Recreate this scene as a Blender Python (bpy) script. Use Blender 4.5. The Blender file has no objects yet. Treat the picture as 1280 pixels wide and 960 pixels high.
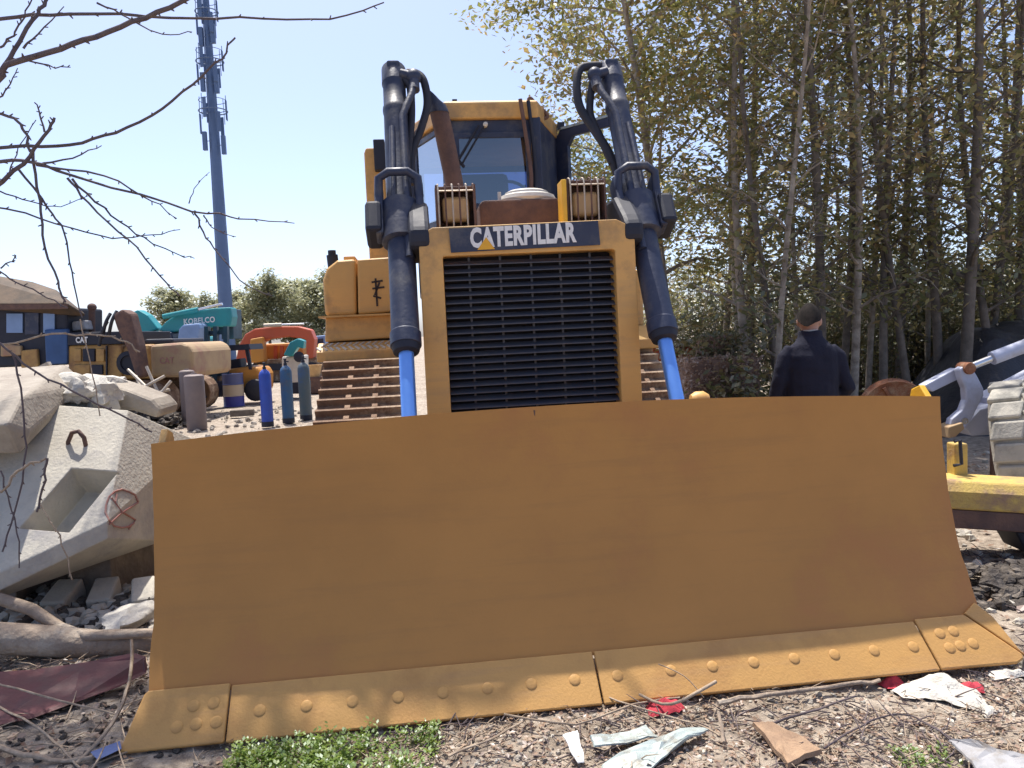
import bpy, bmesh, math, random
from mathutils import Vector, Matrix, noise, Quaternion

R = math.radians
rnd = random.Random(7)
sc = bpy.context.scene
col = sc.collection

# ------------------------------------------------------------------ camera
CAM_H, PITCH, ROLL, FPX = 1.615, -3.8, 2.4, 985.0
cd = bpy.data.cameras.new('camera'); cam = bpy.data.objects.new('camera', cd); col.objects.link(cam)
cd.sensor_width = 36.0; cd.sensor_fit = 'HORIZONTAL'; cd.lens = 36.0 * FPX / 1280.0
cd.clip_start = 0.05; cd.clip_end = 3000
_p, _r = R(PITCH), R(ROLL)
cF = Vector((0, math.cos(_p), math.sin(_p))); _u0 = Vector((0, -math.sin(_p), math.cos(_p))); _r0 = Vector((1, 0, 0))
cR = _r0 * math.cos(_r) - _u0 * math.sin(_r); cU = _u0 * math.cos(_r) + _r0 * math.sin(_r)
cO = Vector((0, 0, CAM_H))
cam.matrix_world = Matrix(((cR.x, cU.x, -cF.x, cO.x), (cR.y, cU.y, -cF.y, cO.y), (cR.z, cU.z, -cF.z, cO.z), (0, 0, 0, 1)))
sc.camera = cam

# ------------------------------------------------------------------ sky, sun, exposure
SUN_EL, SUN_AZ = 70.8, -22.0       # azimuth to the right of +Y
wd = bpy.data.worlds.new('World'); sc.world = wd; wd.use_nodes = True
nt = wd.node_tree; nt.nodes.clear()
wo = nt.nodes.new('ShaderNodeOutputWorld'); bg = nt.nodes.new('ShaderNodeBackground'); sk = nt.nodes.new('ShaderNodeTexSky')
sk.sky_type = 'NISHITA'; sk.sun_disc = False; sk.sun_elevation = R(SUN_EL); sk.sun_rotation = R(SUN_AZ)
sk.air_density = 0.5; sk.dust_density = 2.2; sk.ozone_density = 1.7; sk.altitude = 20
bg.inputs['Strength'].default_value = 0.15
nt.links.new(sk.outputs[0], bg.inputs[0]); nt.links.new(bg.outputs[0], wo.inputs[0])
sd = bpy.data.lights.new('sun', 'SUN'); sun = bpy.data.objects.new('sun', sd); col.objects.link(sun)
sd.energy = 3.1; sd.angle = R(0.6); sd.color = (1.0, 0.95, 0.87)
SUNDIR = Vector((math.sin(R(SUN_AZ)) * math.cos(R(SUN_EL)), math.cos(R(SUN_AZ)) * math.cos(R(SUN_EL)), math.sin(R(SUN_EL))))
sun.rotation_euler = SUNDIR.to_track_quat('Z', 'Y').to_euler(); sun.location = SUNDIR * 50
sc.view_settings.view_transform = 'Standard'; sc.view_settings.look = 'None'
sc.view_settings.gamma = 1.0; sc.view_settings.exposure = 1.1; sc.view_settings.use_curve_mapping = False

def spot(u, v, y):
    """world point at depth y on the sight line surveyed at (u, v) of the 1280x960 photograph"""
    d = cF + cR * ((u - 640) / FPX) + cU * ((480 - v) / FPX)
    return cO + d * (y / d.y)
def gspot(u, v, z=0.0):
    d = cF + cR * ((u - 640) / FPX) + cU * ((480 - v) / FPX)
    return cO + d * ((z - CAM_H) / d.z)

# ------------------------------------------------------------------ materials
MATS = {}
def mat(name, c1, c2=None, rough=0.7, metal=0.0, scale=6.0, bump=0.15, detail=6.0, lo=0.35, hi=0.65, c3=None, s3=1.2, fine=None, spec=0.4):
    m = bpy.data.materials.new(name); m.use_nodes = True; MATS[name] = m
    n = m.node_tree.nodes; l = m.node_tree.links
    b = n['Principled BSDF']; b.inputs['Roughness'].default_value = rough; b.inputs['Metallic'].default_value = metal
    b.inputs['Specular IOR Level'].default_value = spec
    if c2 is None: c2 = tuple(x * 0.75 for x in c1)
    tc = n.new('ShaderNodeTexCoord')
    no = n.new('ShaderNodeTexNoise'); no.inputs['Scale'].default_value = scale; no.inputs['Detail'].default_value = detail; no.inputs['Roughness'].default_value = 0.62
    l.new(tc.outputs['Object'], no.inputs['Vector'])
    rp = n.new('ShaderNodeValToRGB'); rp.color_ramp.elements[0].position = lo; rp.color_ramp.elements[1].position = hi
    rp.color_ramp.elements[0].color = (*c1, 1); rp.color_ramp.elements[1].color = (*c2, 1)
    l.new(no.outputs['Fac'], rp.inputs['Fac']); out = rp.outputs['Color']
    if c3:
        n3 = n.new('ShaderNodeTexNoise'); n3.inputs['Scale'].default_value = s3; n3.inputs['Detail'].default_value = 8; n3.inputs['Roughness'].default_value = 0.7
        l.new(tc.outputs['Object'], n3.inputs['Vector'])
        r3 = n.new('ShaderNodeValToRGB'); r3.color_ramp.elements[0].position = 0.5; r3.color_ramp.elements[1].position = 0.66
        l.new(n3.outputs['Fac'], r3.inputs['Fac'])
        mx = n.new('ShaderNodeMix'); mx.data_type = 'RGBA'; l.new(r3.outputs['Color'], mx.inputs['Factor'])
        l.new(out, mx.inputs['A']); mx.inputs['B'].default_value = (*c3, 1); out = mx.outputs['Result']
    l.new(out, b.inputs['Base Color'])
    rr = n.new('ShaderNodeMapRange'); rr.inputs['To Min'].default_value = max(0.05, rough - 0.12); rr.inputs['To Max'].default_value = min(1, rough + 0.15)
    l.new(no.outputs['Fac'], rr.inputs['Value']); l.new(rr.outputs['Result'], b.inputs['Roughness'])
    if bump:
        nb = n.new('ShaderNodeTexNoise'); nb.inputs['Scale'].default_value = fine or scale * 7; nb.inputs['Detail'].default_value = 5
        l.new(tc.outputs['Object'], nb.inputs['Vector'])
        bp = n.new('ShaderNodeBump'); bp.inputs['Strength'].default_value = bump; bp.inputs['Distance'].default_value = 0.02
        l.new(nb.outputs['Fac'], bp.inputs['Height']); l.new(bp.outputs['Normal'], b.inputs['Normal'])
    return m
def glass(name, tint, refl=0.25, rough=0.05):
    m = bpy.data.materials.new(name); m.use_nodes = True; MATS[name] = m
    n = m.node_tree.nodes; l = m.node_tree.links; n.clear()
    o = n.new('ShaderNodeOutputMaterial'); t = n.new('ShaderNodeBsdfTransparent'); g = n.new('ShaderNodeBsdfGlossy'); x = n.new('ShaderNodeMixShader')
    t.inputs['Color'].default_value = (*tint, 1); g.inputs['Roughness'].default_value = rough; g.inputs['Color'].default_value = (0.9, 0.95, 1, 1)
    lw = n.new('ShaderNodeLayerWeight'); lw.inputs['Blend'].default_value = 0.35
    mr = n.new('ShaderNodeMapRange'); mr.inputs['To Min'].default_value = refl; mr.inputs['To Max'].default_value = 0.9
    l.new(lw.outputs['Fresnel'], mr.inputs['Value']); l.new(mr.outputs['Result'], x.inputs['Fac'])
    l.new(t.outputs[0], x.inputs[1]); l.new(g.outputs[0], x.inputs[2]); l.new(x.outputs[0], o.inputs[0])
    return m
def leafmat(name, cols, trans=0.45, nscale=0.8):
    m = bpy.data.materials.new(name); m.use_nodes = True; MATS[name] = m
    n = m.node_tree.nodes; l = m.node_tree.links; n.clear()
    o = n.new('ShaderNodeOutputMaterial'); d = n.new('ShaderNodeBsdfDiffuse'); t = n.new('ShaderNodeBsdfTranslucent'); x = n.new('ShaderNodeMixShader')
    x.inputs['Fac'].default_value = trans
    ge = n.new('ShaderNodeNewGeometry'); tc = n.new('ShaderNodeTexCoord'); no = n.new('ShaderNodeTexNoise'); no.inputs['Scale'].default_value = nscale; no.inputs['Detail'].default_value = 3
    l.new(tc.outputs['Object'], no.inputs['Vector'])
    ad = n.new('ShaderNodeMath'); ad.operation = 'MULTIPLY_ADD'; ad.inputs[1].default_value = 0.55; 
    sb = n.new('ShaderNodeMath'); sb.operation = 'MULTIPLY'; sb.inputs[1].default_value = 0.62
    l.new(ge.outputs['Random Per Island'], ad.inputs[0]); l.new(no.outputs['Fac'], sb.inputs[0]); l.new(sb.outputs[0], ad.inputs[2])
    rp = n.new('ShaderNodeValToRGB'); e = rp.color_ramp.elements
    while len(e) < len(cols): e.new(0.5)
    for i, (p, c) in enumerate(cols): e[i].position = p; e[i].color = (*c, 1)
    l.new(ad.outputs[0], rp.inputs['Fac']); l.new(rp.outputs['Color'], d.inputs['Color']); l.new(rp.outputs['Color'], t.inputs['Color'])
    gl = n.new('ShaderNodeBsdfGlossy'); gl.inputs['Roughness'].default_value = 0.45; gl.inputs['Color'].default_value = (0.8, 0.85, 0.9, 1)
    x2 = n.new('ShaderNodeMixShader'); x2.inputs['Fac'].default_value = 0.07
    l.new(d.outputs[0], x.inputs[1]); l.new(t.outputs[0], x.inputs[2]); l.new(x.outputs[0], x2.inputs[1]); l.new(gl.outputs[0], x2.inputs[2]); l.new(x2.outputs[0], o.inputs[0])
    return m

mat('blade_yellow', (0.45, 0.212, 0.052), (0.40, 0.19, 0.05), 0.62, scale=1.6, bump=0.05, c3=(0.40, 0.17, 0.055), s3=0.8, fine=60)
def wear(m, streak=(0.34, 0.165, 0.05), chip=(0.55, 0.47, 0.36)):
    n = m.node_tree.nodes; l = m.node_tree.links; b = n['Principled BSDF']; src = b.inputs['Base Color'].links[0].from_socket
    tc = n.new('ShaderNodeTexCoord'); mp = n.new('ShaderNodeMapping'); mp.inputs['Scale'].default_value = (0.7, 1, 9); l.new(tc.outputs['Object'], mp.inputs['Vector'])
    t = n.new('ShaderNodeTexNoise'); t.inputs['Scale'].default_value = 1.6; t.inputs['Detail'].default_value = 9; t.inputs['Roughness'].default_value = 0.7; l.new(mp.outputs[0], t.inputs['Vector'])
    r = n.new('ShaderNodeMapRange'); r.inputs['From Min'].default_value = 0.5; r.inputs['From Max'].default_value = 0.75; r.inputs['To Max'].default_value = 0.6; l.new(t.outputs['Fac'], r.inputs['Value'])
    x = n.new('ShaderNodeMix'); x.data_type = 'RGBA'; l.new(r.outputs[0], x.inputs['Factor']); l.new(src, x.inputs['A']); x.inputs['B'].default_value = (*streak, 1)
    t2 = n.new('ShaderNodeTexNoise'); t2.inputs['Scale'].default_value = 7; t2.inputs['Detail'].default_value = 12; t2.inputs['Roughness'].default_value = 0.75; mp2 = n.new('ShaderNodeMapping'); mp2.inputs['Scale'].default_value = (1, 1, 2.2); l.new(tc.outputs['Object'], mp2.inputs['Vector']); l.new(mp2.outputs[0], t2.inputs['Vector'])
    r2 = n.new('ShaderNodeMapRange'); r2.inputs['From Min'].default_value = 0.70; r2.inputs['From Max'].default_value = 0.76; r2.inputs['To Max'].default_value = 0.5; l.new(t2.outputs['Fac'], r2.inputs['Value'])
    x2 = n.new('ShaderNodeMix'); x2.data_type = 'RGBA'; l.new(r2.outputs[0], x2.inputs['Factor']); l.new(x.outputs['Result'], x2.inputs['A']); x2.inputs['B'].default_value = (*chip, 1)
    l.new(x2.outputs['Result'], b.inputs['Base Color'])
wear(MATS['blade_yellow'])
mat('edge_yellow', (0.54, 0.295, 0.09), (0.48, 0.265, 0.085), 0.6, scale=5, bump=0.12, c3=(0.42, 0.22, 0.07), s3=3.0, fine=90)
wear(MATS['edge_yellow'], (0.38, 0.22, 0.10))
mat('body_yellow', (0.68, 0.385, 0.115), (0.60, 0.345, 0.115), 0.5, scale=3, bump=0.05, c3=(0.36, 0.22, 0.09), s3=2.2, fine=50)
wear(MATS['body_yellow'], (0.46, 0.29, 0.13), (0.4, 0.3, 0.2))
mat('bright_yellow', (0.72, 0.42, 0.03), (0.6, 0.35, 0.04), 0.5, scale=8, bump=0.08)
mat('rust_brown', (0.16, 0.09, 0.065), (0.10, 0.062, 0.055), 0.8, scale=9, bump=0.25)
mat('navy_paint', (0.020, 0.028, 0.060), (0.034, 0.042, 0.075), 0.45, scale=5, bump=0.12, c3=(0.085, 0.085, 0.095), s3=4.5, fine=40)
mat('black_paint', (0.014, 0.017, 0.030), (0.024, 0.027, 0.042), 0.62, scale=5, bump=0.05)
mat('slat_black', (0.055, 0.06, 0.08), (0.085, 0.08, 0.085), 0.45, scale=8, bump=0.08)
mat('core_black', (0.006, 0.007, 0.012), (0.01, 0.01, 0.016), 0.9, scale=40, bump=0.3)
mat('rubber', (0.018, 0.02, 0.03), (0.03, 0.03, 0.04), 0.6, scale=12, bump=0.1)
mat('sky_tint_chrome', (0.16, 0.36, 0.85), (0.2, 0.42, 0.9), 0.3, 0.55, scale=3, bump=0.0)  # chrome coloured blue so the base colour holds the sky's reflection
mat('white_paint', (0.78, 0.78, 0.76), (0.66, 0.66, 0.64), 0.5, scale=25, bump=0.05)
mat('cream', (0.62, 0.58, 0.5), (0.5, 0.46, 0.4), 0.5, scale=6, bump=0.1)
mat('lamp_amber', (0.55, 0.36, 0.16), (0.46, 0.29, 0.14), 0.3, scale=14, bump=0.1)
mat('wire_pale', (0.5, 0.45, 0.38), (0.4, 0.33, 0.25), 0.5, 0.3, scale=20, bump=0.1)
mat('track_steel', (0.24, 0.15, 0.095), (0.15, 0.09, 0.06), 0.75, 0.1, scale=9, bump=0.35, c3=(0.42, 0.33, 0.24), s3=5)
mat('tread_tan', (0.60, 0.40, 0.18), (0.48, 0.30, 0.14), 0.65, scale=8, bump=0.15)
mat('decal_black', (0.03, 0.02, 0.02), (0.05, 0.03, 0.02), 0.6, scale=30, bump=0)
mat('decal_yellow', (0.78, 0.40, 0.03), (0.7, 0.36, 0.03), 0.5, scale=30, bump=0)
mat('concrete', (0.50, 0.465, 0.39), (0.42, 0.39, 0.33), 0.9, scale=4, bump=0.35, c3=(0.33, 0.31, 0.29), s3=2.2, fine=45)
mat('concrete_white', (0.56, 0.53, 0.47), (0.44, 0.42, 0.38), 0.9, scale=7, bump=0.6, c3=(0.36, 0.34, 0.31), s3=5, fine=30)
mat('concrete_brown', (0.37, 0.33, 0.275), (0.28, 0.245, 0.205), 0.9, scale=5, bump=0.35, c3=(0.22, 0.18, 0.15), s3=2)
mat('graffiti_red', (0.36, 0.14, 0.11), (0.34, 0.2, 0.17), 0.8, scale=40, bump=0, lo=0.4, hi=0.6, c3=(0.38, 0.22, 0.18), s3=18)
mat('bark_grey', (0.42, 0.36, 0.29), (0.20, 0.16, 0.125), 0.9, scale=7, bump=0.5, fine=30)
mat('bark_dark', (0.19, 0.155, 0.125), (0.10, 0.085, 0.07), 0.9, scale=7, bump=0.5, fine=30)
mat('twig_dark', (0.085, 0.065, 0.075), (0.13, 0.10, 0.095), 0.75, scale=25, bump=0.2)
mat('stick_pale', (0.42, 0.33, 0.24), (0.27, 0.2, 0.14), 0.85, scale=30, bump=0.2)
mat('log_bark', (0.32, 0.25, 0.19), (0.19, 0.145, 0.11), 0.9, scale=8, bump=0.6, c3=(0.45, 0.38, 0.3), s3=4, fine=35)
mat('red_metal_shaded', (0.11, 0.022, 0.026), (0.075, 0.022, 0.024), 0.5, scale=6, bump=0.1, c3=(0.10, 0.05, 0.045), s3=3)  # red kept dark to carry the sheet's shade, with rusty blotches
mat('red_cloth', (0.55, 0.05, 0.07), (0.42, 0.04, 0.06), 0.85, scale=20, bump=0.3)
mat('white_cloth', (0.64, 0.61, 0.54), (0.52, 0.49, 0.43), 0.9, scale=14, bump=0.4, c3=(0.45, 0.41, 0.35), s3=5)
mat('galv', (0.40, 0.46, 0.44), (0.32, 0.37, 0.36), 0.5, 0.15, scale=9, bump=0.1, c3=(0.24, 0.22, 0.18), s3=9)
mat('grey_panel', (0.33, 0.33, 0.34), (0.24, 0.24, 0.25), 0.6, scale=6, bump=0.1, c3=(0.2, 0.17, 0.14), s3=8)
mat('plank_wood', (0.36, 0.24, 0.15), (0.26, 0.17, 0.11), 0.85, scale=14, bump=0.3)
mat('blue_plastic', (0.10, 0.16, 0.36), (0.08, 0.12, 0.28), 0.4, scale=9, bump=0.1)
mat('gas_blue', (0.02, 0.075, 0.42), (0.025, 0.06, 0.33), 0.4, scale=5, bump=0.05)
mat('gas_teal', (0.025, 0.10, 0.22), (0.04, 0.10, 0.19), 0.45, scale=5, bump=0.05, c3=(0.09, 0.09, 0.10), s3=3)
mat('gas_grey', (0.06, 0.10, 0.13), (0.09, 0.11, 0.12), 0.5, scale=5, bump=0.1, c3=(0.03, 0.10, 0.24), s3=2.5)
mat('gas_brown', (0.17, 0.135, 0.13), (0.21, 0.165, 0.15), 0.6, scale=5, bump=0.1)
mat('teal_paint', (0.02, 0.27, 0.29), (0.03, 0.22, 0.25), 0.45, scale=2, bump=0.05)
mat('dark_teal', (0.015, 0.07, 0.10), (0.02, 0.05, 0.08), 0.5, scale=3, bump=0.05)
mat('orange_paint', (0.50, 0.09, 0.035), (0.42, 0.09, 0.04), 0.5, scale=2, bump=0.05)
mat('orange_yellow', (0.55, 0.24, 0.04), (0.46, 0.2, 0.045), 0.55, scale=2, bump=0.05)
mat('old_yellow', (0.46, 0.28, 0.09), (0.36, 0.21, 0.075), 0.65, scale=3, bump=0.1, c3=(0.22, 0.12, 0.06), s3=1.6)
mat('tan_weight', (0.40, 0.28, 0.15), (0.32, 0.22, 0.13), 0.65, scale=2, bump=0.1, c3=(0.32, 0.17, 0.12), s3=2)
mat('roof_tan', (0.10, 0.058, 0.028), (0.06, 0.042, 0.028), 0.7, scale=3, bump=0.15)
mat('blue_door', (0.03, 0.085, 0.22), (0.025, 0.07, 0.18), 0.45, scale=3, bump=0.05)
mat('pale_blue', (0.20, 0.30, 0.50), (0.16, 0.25, 0.42), 0.5, scale=3, bump=0.05)
mat('tower_grey', (0.10, 0.155, 0.27), (0.085, 0.135, 0.24), 0.5, 0.2, scale=0.6, bump=0.0)
mat('arm_grey', (0.44, 0.47, 0.58), (0.38, 0.41, 0.52), 0.45, scale=3, bump=0.06, c3=(0.32, 0.33, 0.38), s3=2.5)
mat('steel_bright', (0.7, 0.7, 0.7), (0.6, 0.6, 0.62), 0.2, 0.9, scale=5, bump=0)
mat('rust_orange', (0.27, 0.105, 0.05), (0.20, 0.085, 0.045), 0.85, scale=9, bump=0.4, c3=(0.36, 0.25, 0.16), s3=4)
mat('tyre_dusty', (0.46, 0.43, 0.36), (0.37, 0.35, 0.30), 0.95, scale=6, bump=0.3, c3=(0.25, 0.24, 0.21), s3=3)
mat('worn_beam', (0.56, 0.40, 0.10), (0.46, 0.31, 0.10), 0.7, scale=9, bump=0.3, c3=(0.30, 0.19, 0.12), s3=5)
mat('net_black', (0.018, 0.018, 0.024), (0.03, 0.03, 0.036), 0.42, scale=7, bump=0.5, fine=22, spec=0.6)
mat('skin', (0.42, 0.235, 0.16), (0.37, 0.2, 0.14), 0.55, scale=12, bump=0.05)
mat('hair_short', (0.016, 0.014, 0.013), (0.034, 0.028, 0.025), 0.95, scale=25, bump=0.3, fine=220, spec=0.1)
mat('coat_navy', (0.014, 0.015, 0.028), (0.020, 0.021, 0.036), 0.9, scale=8, bump=0.2, spec=0.2)
mat('trouser_black', (0.012, 0.012, 0.016), (0.02, 0.02, 0.024), 0.9, scale=12, bump=0.2)
mat('dry_brush', (0.26, 0.16, 0.11), (0.16, 0.10, 0.075), 0.95, scale=10, bump=0.7)
mat('dark_rubble', (0.035, 0.03, 0.03), (0.09, 0.075, 0.06), 0.9, scale=9, bump=0.6, c3=(0.2, 0.17, 0.14), s3=8)
glass('cab_glass', (0.24, 0.30, 0.46), 0.12)
glass('side_glass', (0.55, 0.62, 0.75), 0.42)
glass('door_glass', (0.86, 0.95, 0.97), 0.06)
leafmat('leaf_wood', [(0.0, (0.15, 0.165, 0.065)), (0.45, (0.22, 0.225, 0.085)), (0.62, (0.32, 0.28, 0.11)), (0.76, (0.38, 0.30, 0.12)), (0.92, (0.38, 0.22, 0.11))], 0.6)
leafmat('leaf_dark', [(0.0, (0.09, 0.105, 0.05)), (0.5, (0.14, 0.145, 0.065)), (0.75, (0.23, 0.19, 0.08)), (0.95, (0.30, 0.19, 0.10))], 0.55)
leafmat('leaf_yellow', [(0.0, (0.13, 0.16, 0.05)), (0.4, (0.22, 0.23, 0.07)), (0.65, (0.33, 0.29, 0.09)), (0.92, (0.38, 0.24, 0.10))], 0.6)
leafmat('leaf_far_hazed', [(0.0, (0.26, 0.28, 0.16)), (0.5, (0.34, 0.35, 0.20)), (0.95, (0.42, 0.40, 0.24))], 0.5, 0.3)  # leaf colours paled to put the distance haze into them
leafmat('leaf_shrub', [(0.0, (0.05, 0.065, 0.02)), (0.5, (0.12, 0.12, 0.04)), (0.8, (0.28, 0.22, 0.10)), (0.95, (0.34, 0.28, 0.16))], 0.45)
leafmat('leaf_dry', [(0.0, (0.16, 0.09, 0.06)), (0.5, (0.28, 0.175, 0.115)), (0.9, (0.46, 0.34, 0.24))], 0.25, 4)
leafmat('weed_green', [(0.0, (0.09, 0.17, 0.02)), (0.5, (0.17, 0.28, 0.03)), (0.95, (0.30, 0.36, 0.06))], 0.5, 6)

# ------------------------------------------------------------------ mesh builder
def link(o, parent=None):
    col.objects.link(o)
    if parent is not None: o.parent = parent
    return o
def tag(o, label=None, cat=None, group=None, kind=None):
    if label: o['label'] = label
    if cat: o['category'] = cat
    if group: o['group'] = group
    if kind: o['kind'] = kind
    return o
def empty(name, loc, rz=0, label=None, cat=None, group=None, rot=None):
    o = bpy.data.objects.new(name, None); o.empty_display_size = 0.2; col.objects.link(o)
    o.location = loc; o.rotation_euler = rot if rot else (0, 0, rz)
    return tag(o, label, cat, group)
class MB:
    def __init__(s): s.v = []; s.f = []
    def add(s, vs, fs):
        o = len(s.v); s.v += [tuple(v) for v in vs]; s.f += [tuple(i + o for i in f) for f in fs]; return s
    def box(s, x0, x1, y0, y1, z0, z1):
        vs = [(x, y, z) for x in (x0, x1) for y in (y0, y1) for z in (z0, z1)]
        return s.add(vs, [(0, 1, 3, 2), (4, 6, 7, 5), (0, 4, 5, 1), (2, 3, 7, 6), (0, 2, 6, 4), (1, 5, 7, 3)])
    def obox(s, c, d, m):
        c = Vector(c); vs = [c + m @ Vector((x * d[0] / 2, y * d[1] / 2, z * d[2] / 2)) for x in (-1, 1) for y in (-1, 1) for z in (-1, 1)]
        return s.add(vs, [(0, 1, 3, 2), (4, 6, 7, 5), (0, 4, 5, 1), (2, 3, 7, 6), (0, 2, 6, 4), (1, 5, 7, 3)])
    def beam(s, a, b, w, h, up=(0, 0, 1)):
        a, b = Vector(a), Vector(b); d = (b - a).normalized(); x = d.cross(Vector(up))
        if x.length < 1e-4: x = Vector((1, 0, 0))
        x.normalize(); z = x.cross(d); m = Matrix((x, d, z)).transposed()
        return s.obox((a + b) / 2, (w, (b - a).length, h), m)
    def prism(s, poly, axis, a0, a1):
        n = len(poly); f = {'x': lambda p, a: (a, p[0], p[1]), 'y': lambda p, a: (p[0], a, p[1]), 'z': lambda p, a: (p[0], p[1], a)}[axis]
        vs = [f(p, a0) for p in poly] + [f(p, a1) for p in poly]
        return s.add(vs, [tuple(range(n)), tuple(range(2 * n - 1, n - 1, -1))] + [(i, (i + 1) % n, n + (i + 1) % n, n + i) for i in range(n)])
    def loft(s, rings, cap=True, closed=True):
        n = len(rings[0]); vs = [v for r in rings for v in r]; fs = []
        for k in range(len(rings) - 1):
            for i in range(n if closed else n - 1):
                j = (i + 1) % n; fs.append((k * n + i, k * n + j, (k + 1) * n + j, (k + 1) * n + i))
        if cap: fs += [tuple(range(n - 1, -1, -1)), tuple(range((len(rings) - 1) * n, len(rings) * n))]
        return s.add(vs, fs)
    def tube(s, pts, r, n=8, cap=True):
        pts = [Vector(p) for p in pts]; k = len(pts)
        rs = r if isinstance(r, (list, tuple)) else [r] * k
        t0 = (pts[1] - pts[0]).normalized(); u = t0.orthogonal().normalized(); rings = []
        for i, p in enumerate(pts):
            t = (pts[min(i + 1, k - 1)] - pts[max(i - 1, 0)]).normalized()
            u = (u - t * u.dot(t)); u = u.normalized() if u.length > 1e-6 else t.orthogonal().normalized()
            w = t.cross(u)
            rings.append([p + (u * math.cos(2 * math.pi * j / n) + w * math.sin(2 * math.pi * j / n)) * rs[i] for j in range(n)])
        return s.loft(rings, cap)
    def lathe(s, prof, base=(0, 0, 0), axis=(0, 0, 1), n=20, cap=True):
        a = Vector(axis).normalized(); u = a.orthogonal().normalized(); w = a.cross(u); b = Vector(base)
        return s.loft([[b + a * t + (u * math.cos(2 * math.pi * j / n) + w * math.sin(2 * math.pi * j / n)) * max(r, 1e-4) for j in range(n)] for r, t in prof], cap)
    def ellipsoid(s, c, r, n=16, m=10, mat3=None):
        c = Vector(c); rings = []
        for i in range(m + 1):
            th = math.pi * i / m; rr = max(math.sin(th), 0.004)
            ring = []
            for j in range(n):
                v = Vector((rr * math.cos(2 * math.pi * j / n) * r[0], rr * math.sin(2 * math.pi * j / n) * r[1], -math.cos(th) * r[2]))
                ring.append(c + (mat3 @ v if mat3 else v))
            rings.append(ring)
        return s.loft(rings)
    def build(s, name, m, parent=None, smooth=0, bevel=0, seg=2, recalc=True, wn=False):
        me = bpy.data.meshes.new(name); me.from_pydata([tuple(v) for v in s.v], [], s.f)
        if recalc:
            bm = bmesh.new(); bm.from_mesh(me); bmesh.ops.recalc_face_normals(bm, faces=bm.faces); bm.to_mesh(me); bm.free()
        me.materials.append(MATS[m] if isinstance(m, str) else m)
        if smooth:
            me.polygons.foreach_set('use_smooth', [True] * len(me.polygons)); me.set_sharp_from_angle(angle=R(smooth))
        o = bpy.data.objects.new(name, me); link(o, parent)
        if bevel:
            b = o.modifiers.new('bevel', 'BEVEL'); b.width = bevel; b.segments = seg; b.limit_method = 'ANGLE'; b.angle_limit = R(40)
        return o
def inst(src, parent=None, name=None):
    o = src.copy(); col.objects.link(o); o.parent = parent if parent is not None else src.parent
    return o
def copy_tree(o, parent=None):
    c = o.copy(); col.objects.link(c); c.parent = parent
    for ch in list(o.children):
        if ch is not c: copy_tree(ch, c)
    return c
def rock(mb, c, r, rng, n=9, m=6, rough=0.25, rot=None):
    c = Vector(c); off = Vector((rng.uniform(0, 99), rng.uniform(0, 99), rng.uniform(0, 99))); rings = []
    q = rot if rot else Matrix.Rotation(rng.uniform(0, 6.3), 3, 'Z')
    for i in range(m + 1):
        th = math.pi * i / m; rr = max(math.sin(th), 0.01); ring = []
        for j in range(n):
            d = Vector((rr * math.cos(2 * math.pi * j / n), rr * math.sin(2 * math.pi * j / n), -math.cos(th)))
            k = 1 + rough * noise.noise(d * 1.7 + off) * 2
            ring.append(c + q @ Vector((d.x * r[0] * k, d.y * r[1] * k, d.z * r[2] * k)))
        rings.append(ring)
    mb.loft(rings); return mb
def text_mesh(name, body, m, parent, width, height, place, bold=0.02, depth=0.003):
    cu = bpy.data.curves.new('t', 'FONT'); cu.body = body; cu.size = 1; cu.offset = bold; cu.extrude = 0.01; cu.resolution_u = 3; cu.space_character = 1.08
    t = bpy.data.objects.new('t', cu); col.objects.link(t)
    dg = bpy.context.evaluated_depsgraph_get(); me = bpy.data.meshes.new_from_object(t.evaluated_get(dg))
    bpy.data.objects.remove(t); bpy.data.curves.remove(cu)
    xs = [v.co.x for v in me.vertices]; ys = [v.co.y for v in me.vertices]; x0, x1, y0, y1 = min(xs), max(xs), min(ys), max(ys)
    for v in me.vertices:
        u = (v.co.x - x0) / (x1 - x0) * width; w = (v.co.y - y0) / (y1 - y0) * height
        v.co = place(u, w, depth if v.co.z > 0 else 0)
    me.name = name; me.materials.clear(); me.materials.append(MATS[m]); o = bpy.data.objects.new(name, me); return link(o, parent)

# ------------------------------------------------------------------ ground
def gh(x, y):
    d = math.hypot(x - 0.5, y - 3)
    h = 0.035 * noise.noise(Vector((x * 0.9, y * 0.9, 0))) + 0.022 * noise.noise(Vector((x * 3.1, y * 3.1, 4))) + 0.014 * noise.noise(Vector((x * 9, y * 9, 7)))
    if d < 9: h += 0.006 * noise.noise(Vector((x * 24, y * 24, 2)))
    h *= 1.0 if d < 30 else 1.6
    # bank of spoil under the rubble on the left
    return h - 0.02
def axis_pts(fine0, fine1, step, lim):
    a = []; x = fine0
    while x <= fine1: a.append(x); x += step
    g = step; lo = fine0; hi = fine1; L = []; H = []
    while hi < lim: g *= 1.13; hi += g; H.append(hi)
    g = step
    while lo > -lim: g *= 1.13; lo -= g; L.append(lo)
    return L[::-1] + a + H
gx = axis_pts(-3.6, 3.8, 0.035, 900); gy = axis_pts(2.3, 5.6, 0.035, 900)
gm = MB(); NX = len(gx)
gm.v = [(x, y, gh(x, y)) for y in gy for x in gx]
gm.f = [(j * NX + i, j * NX + i + 1, (j + 1) * NX + i + 1, (j + 1) * NX + i) for j in range(len(gy) - 1) for i in range(NX - 1)]
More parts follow.
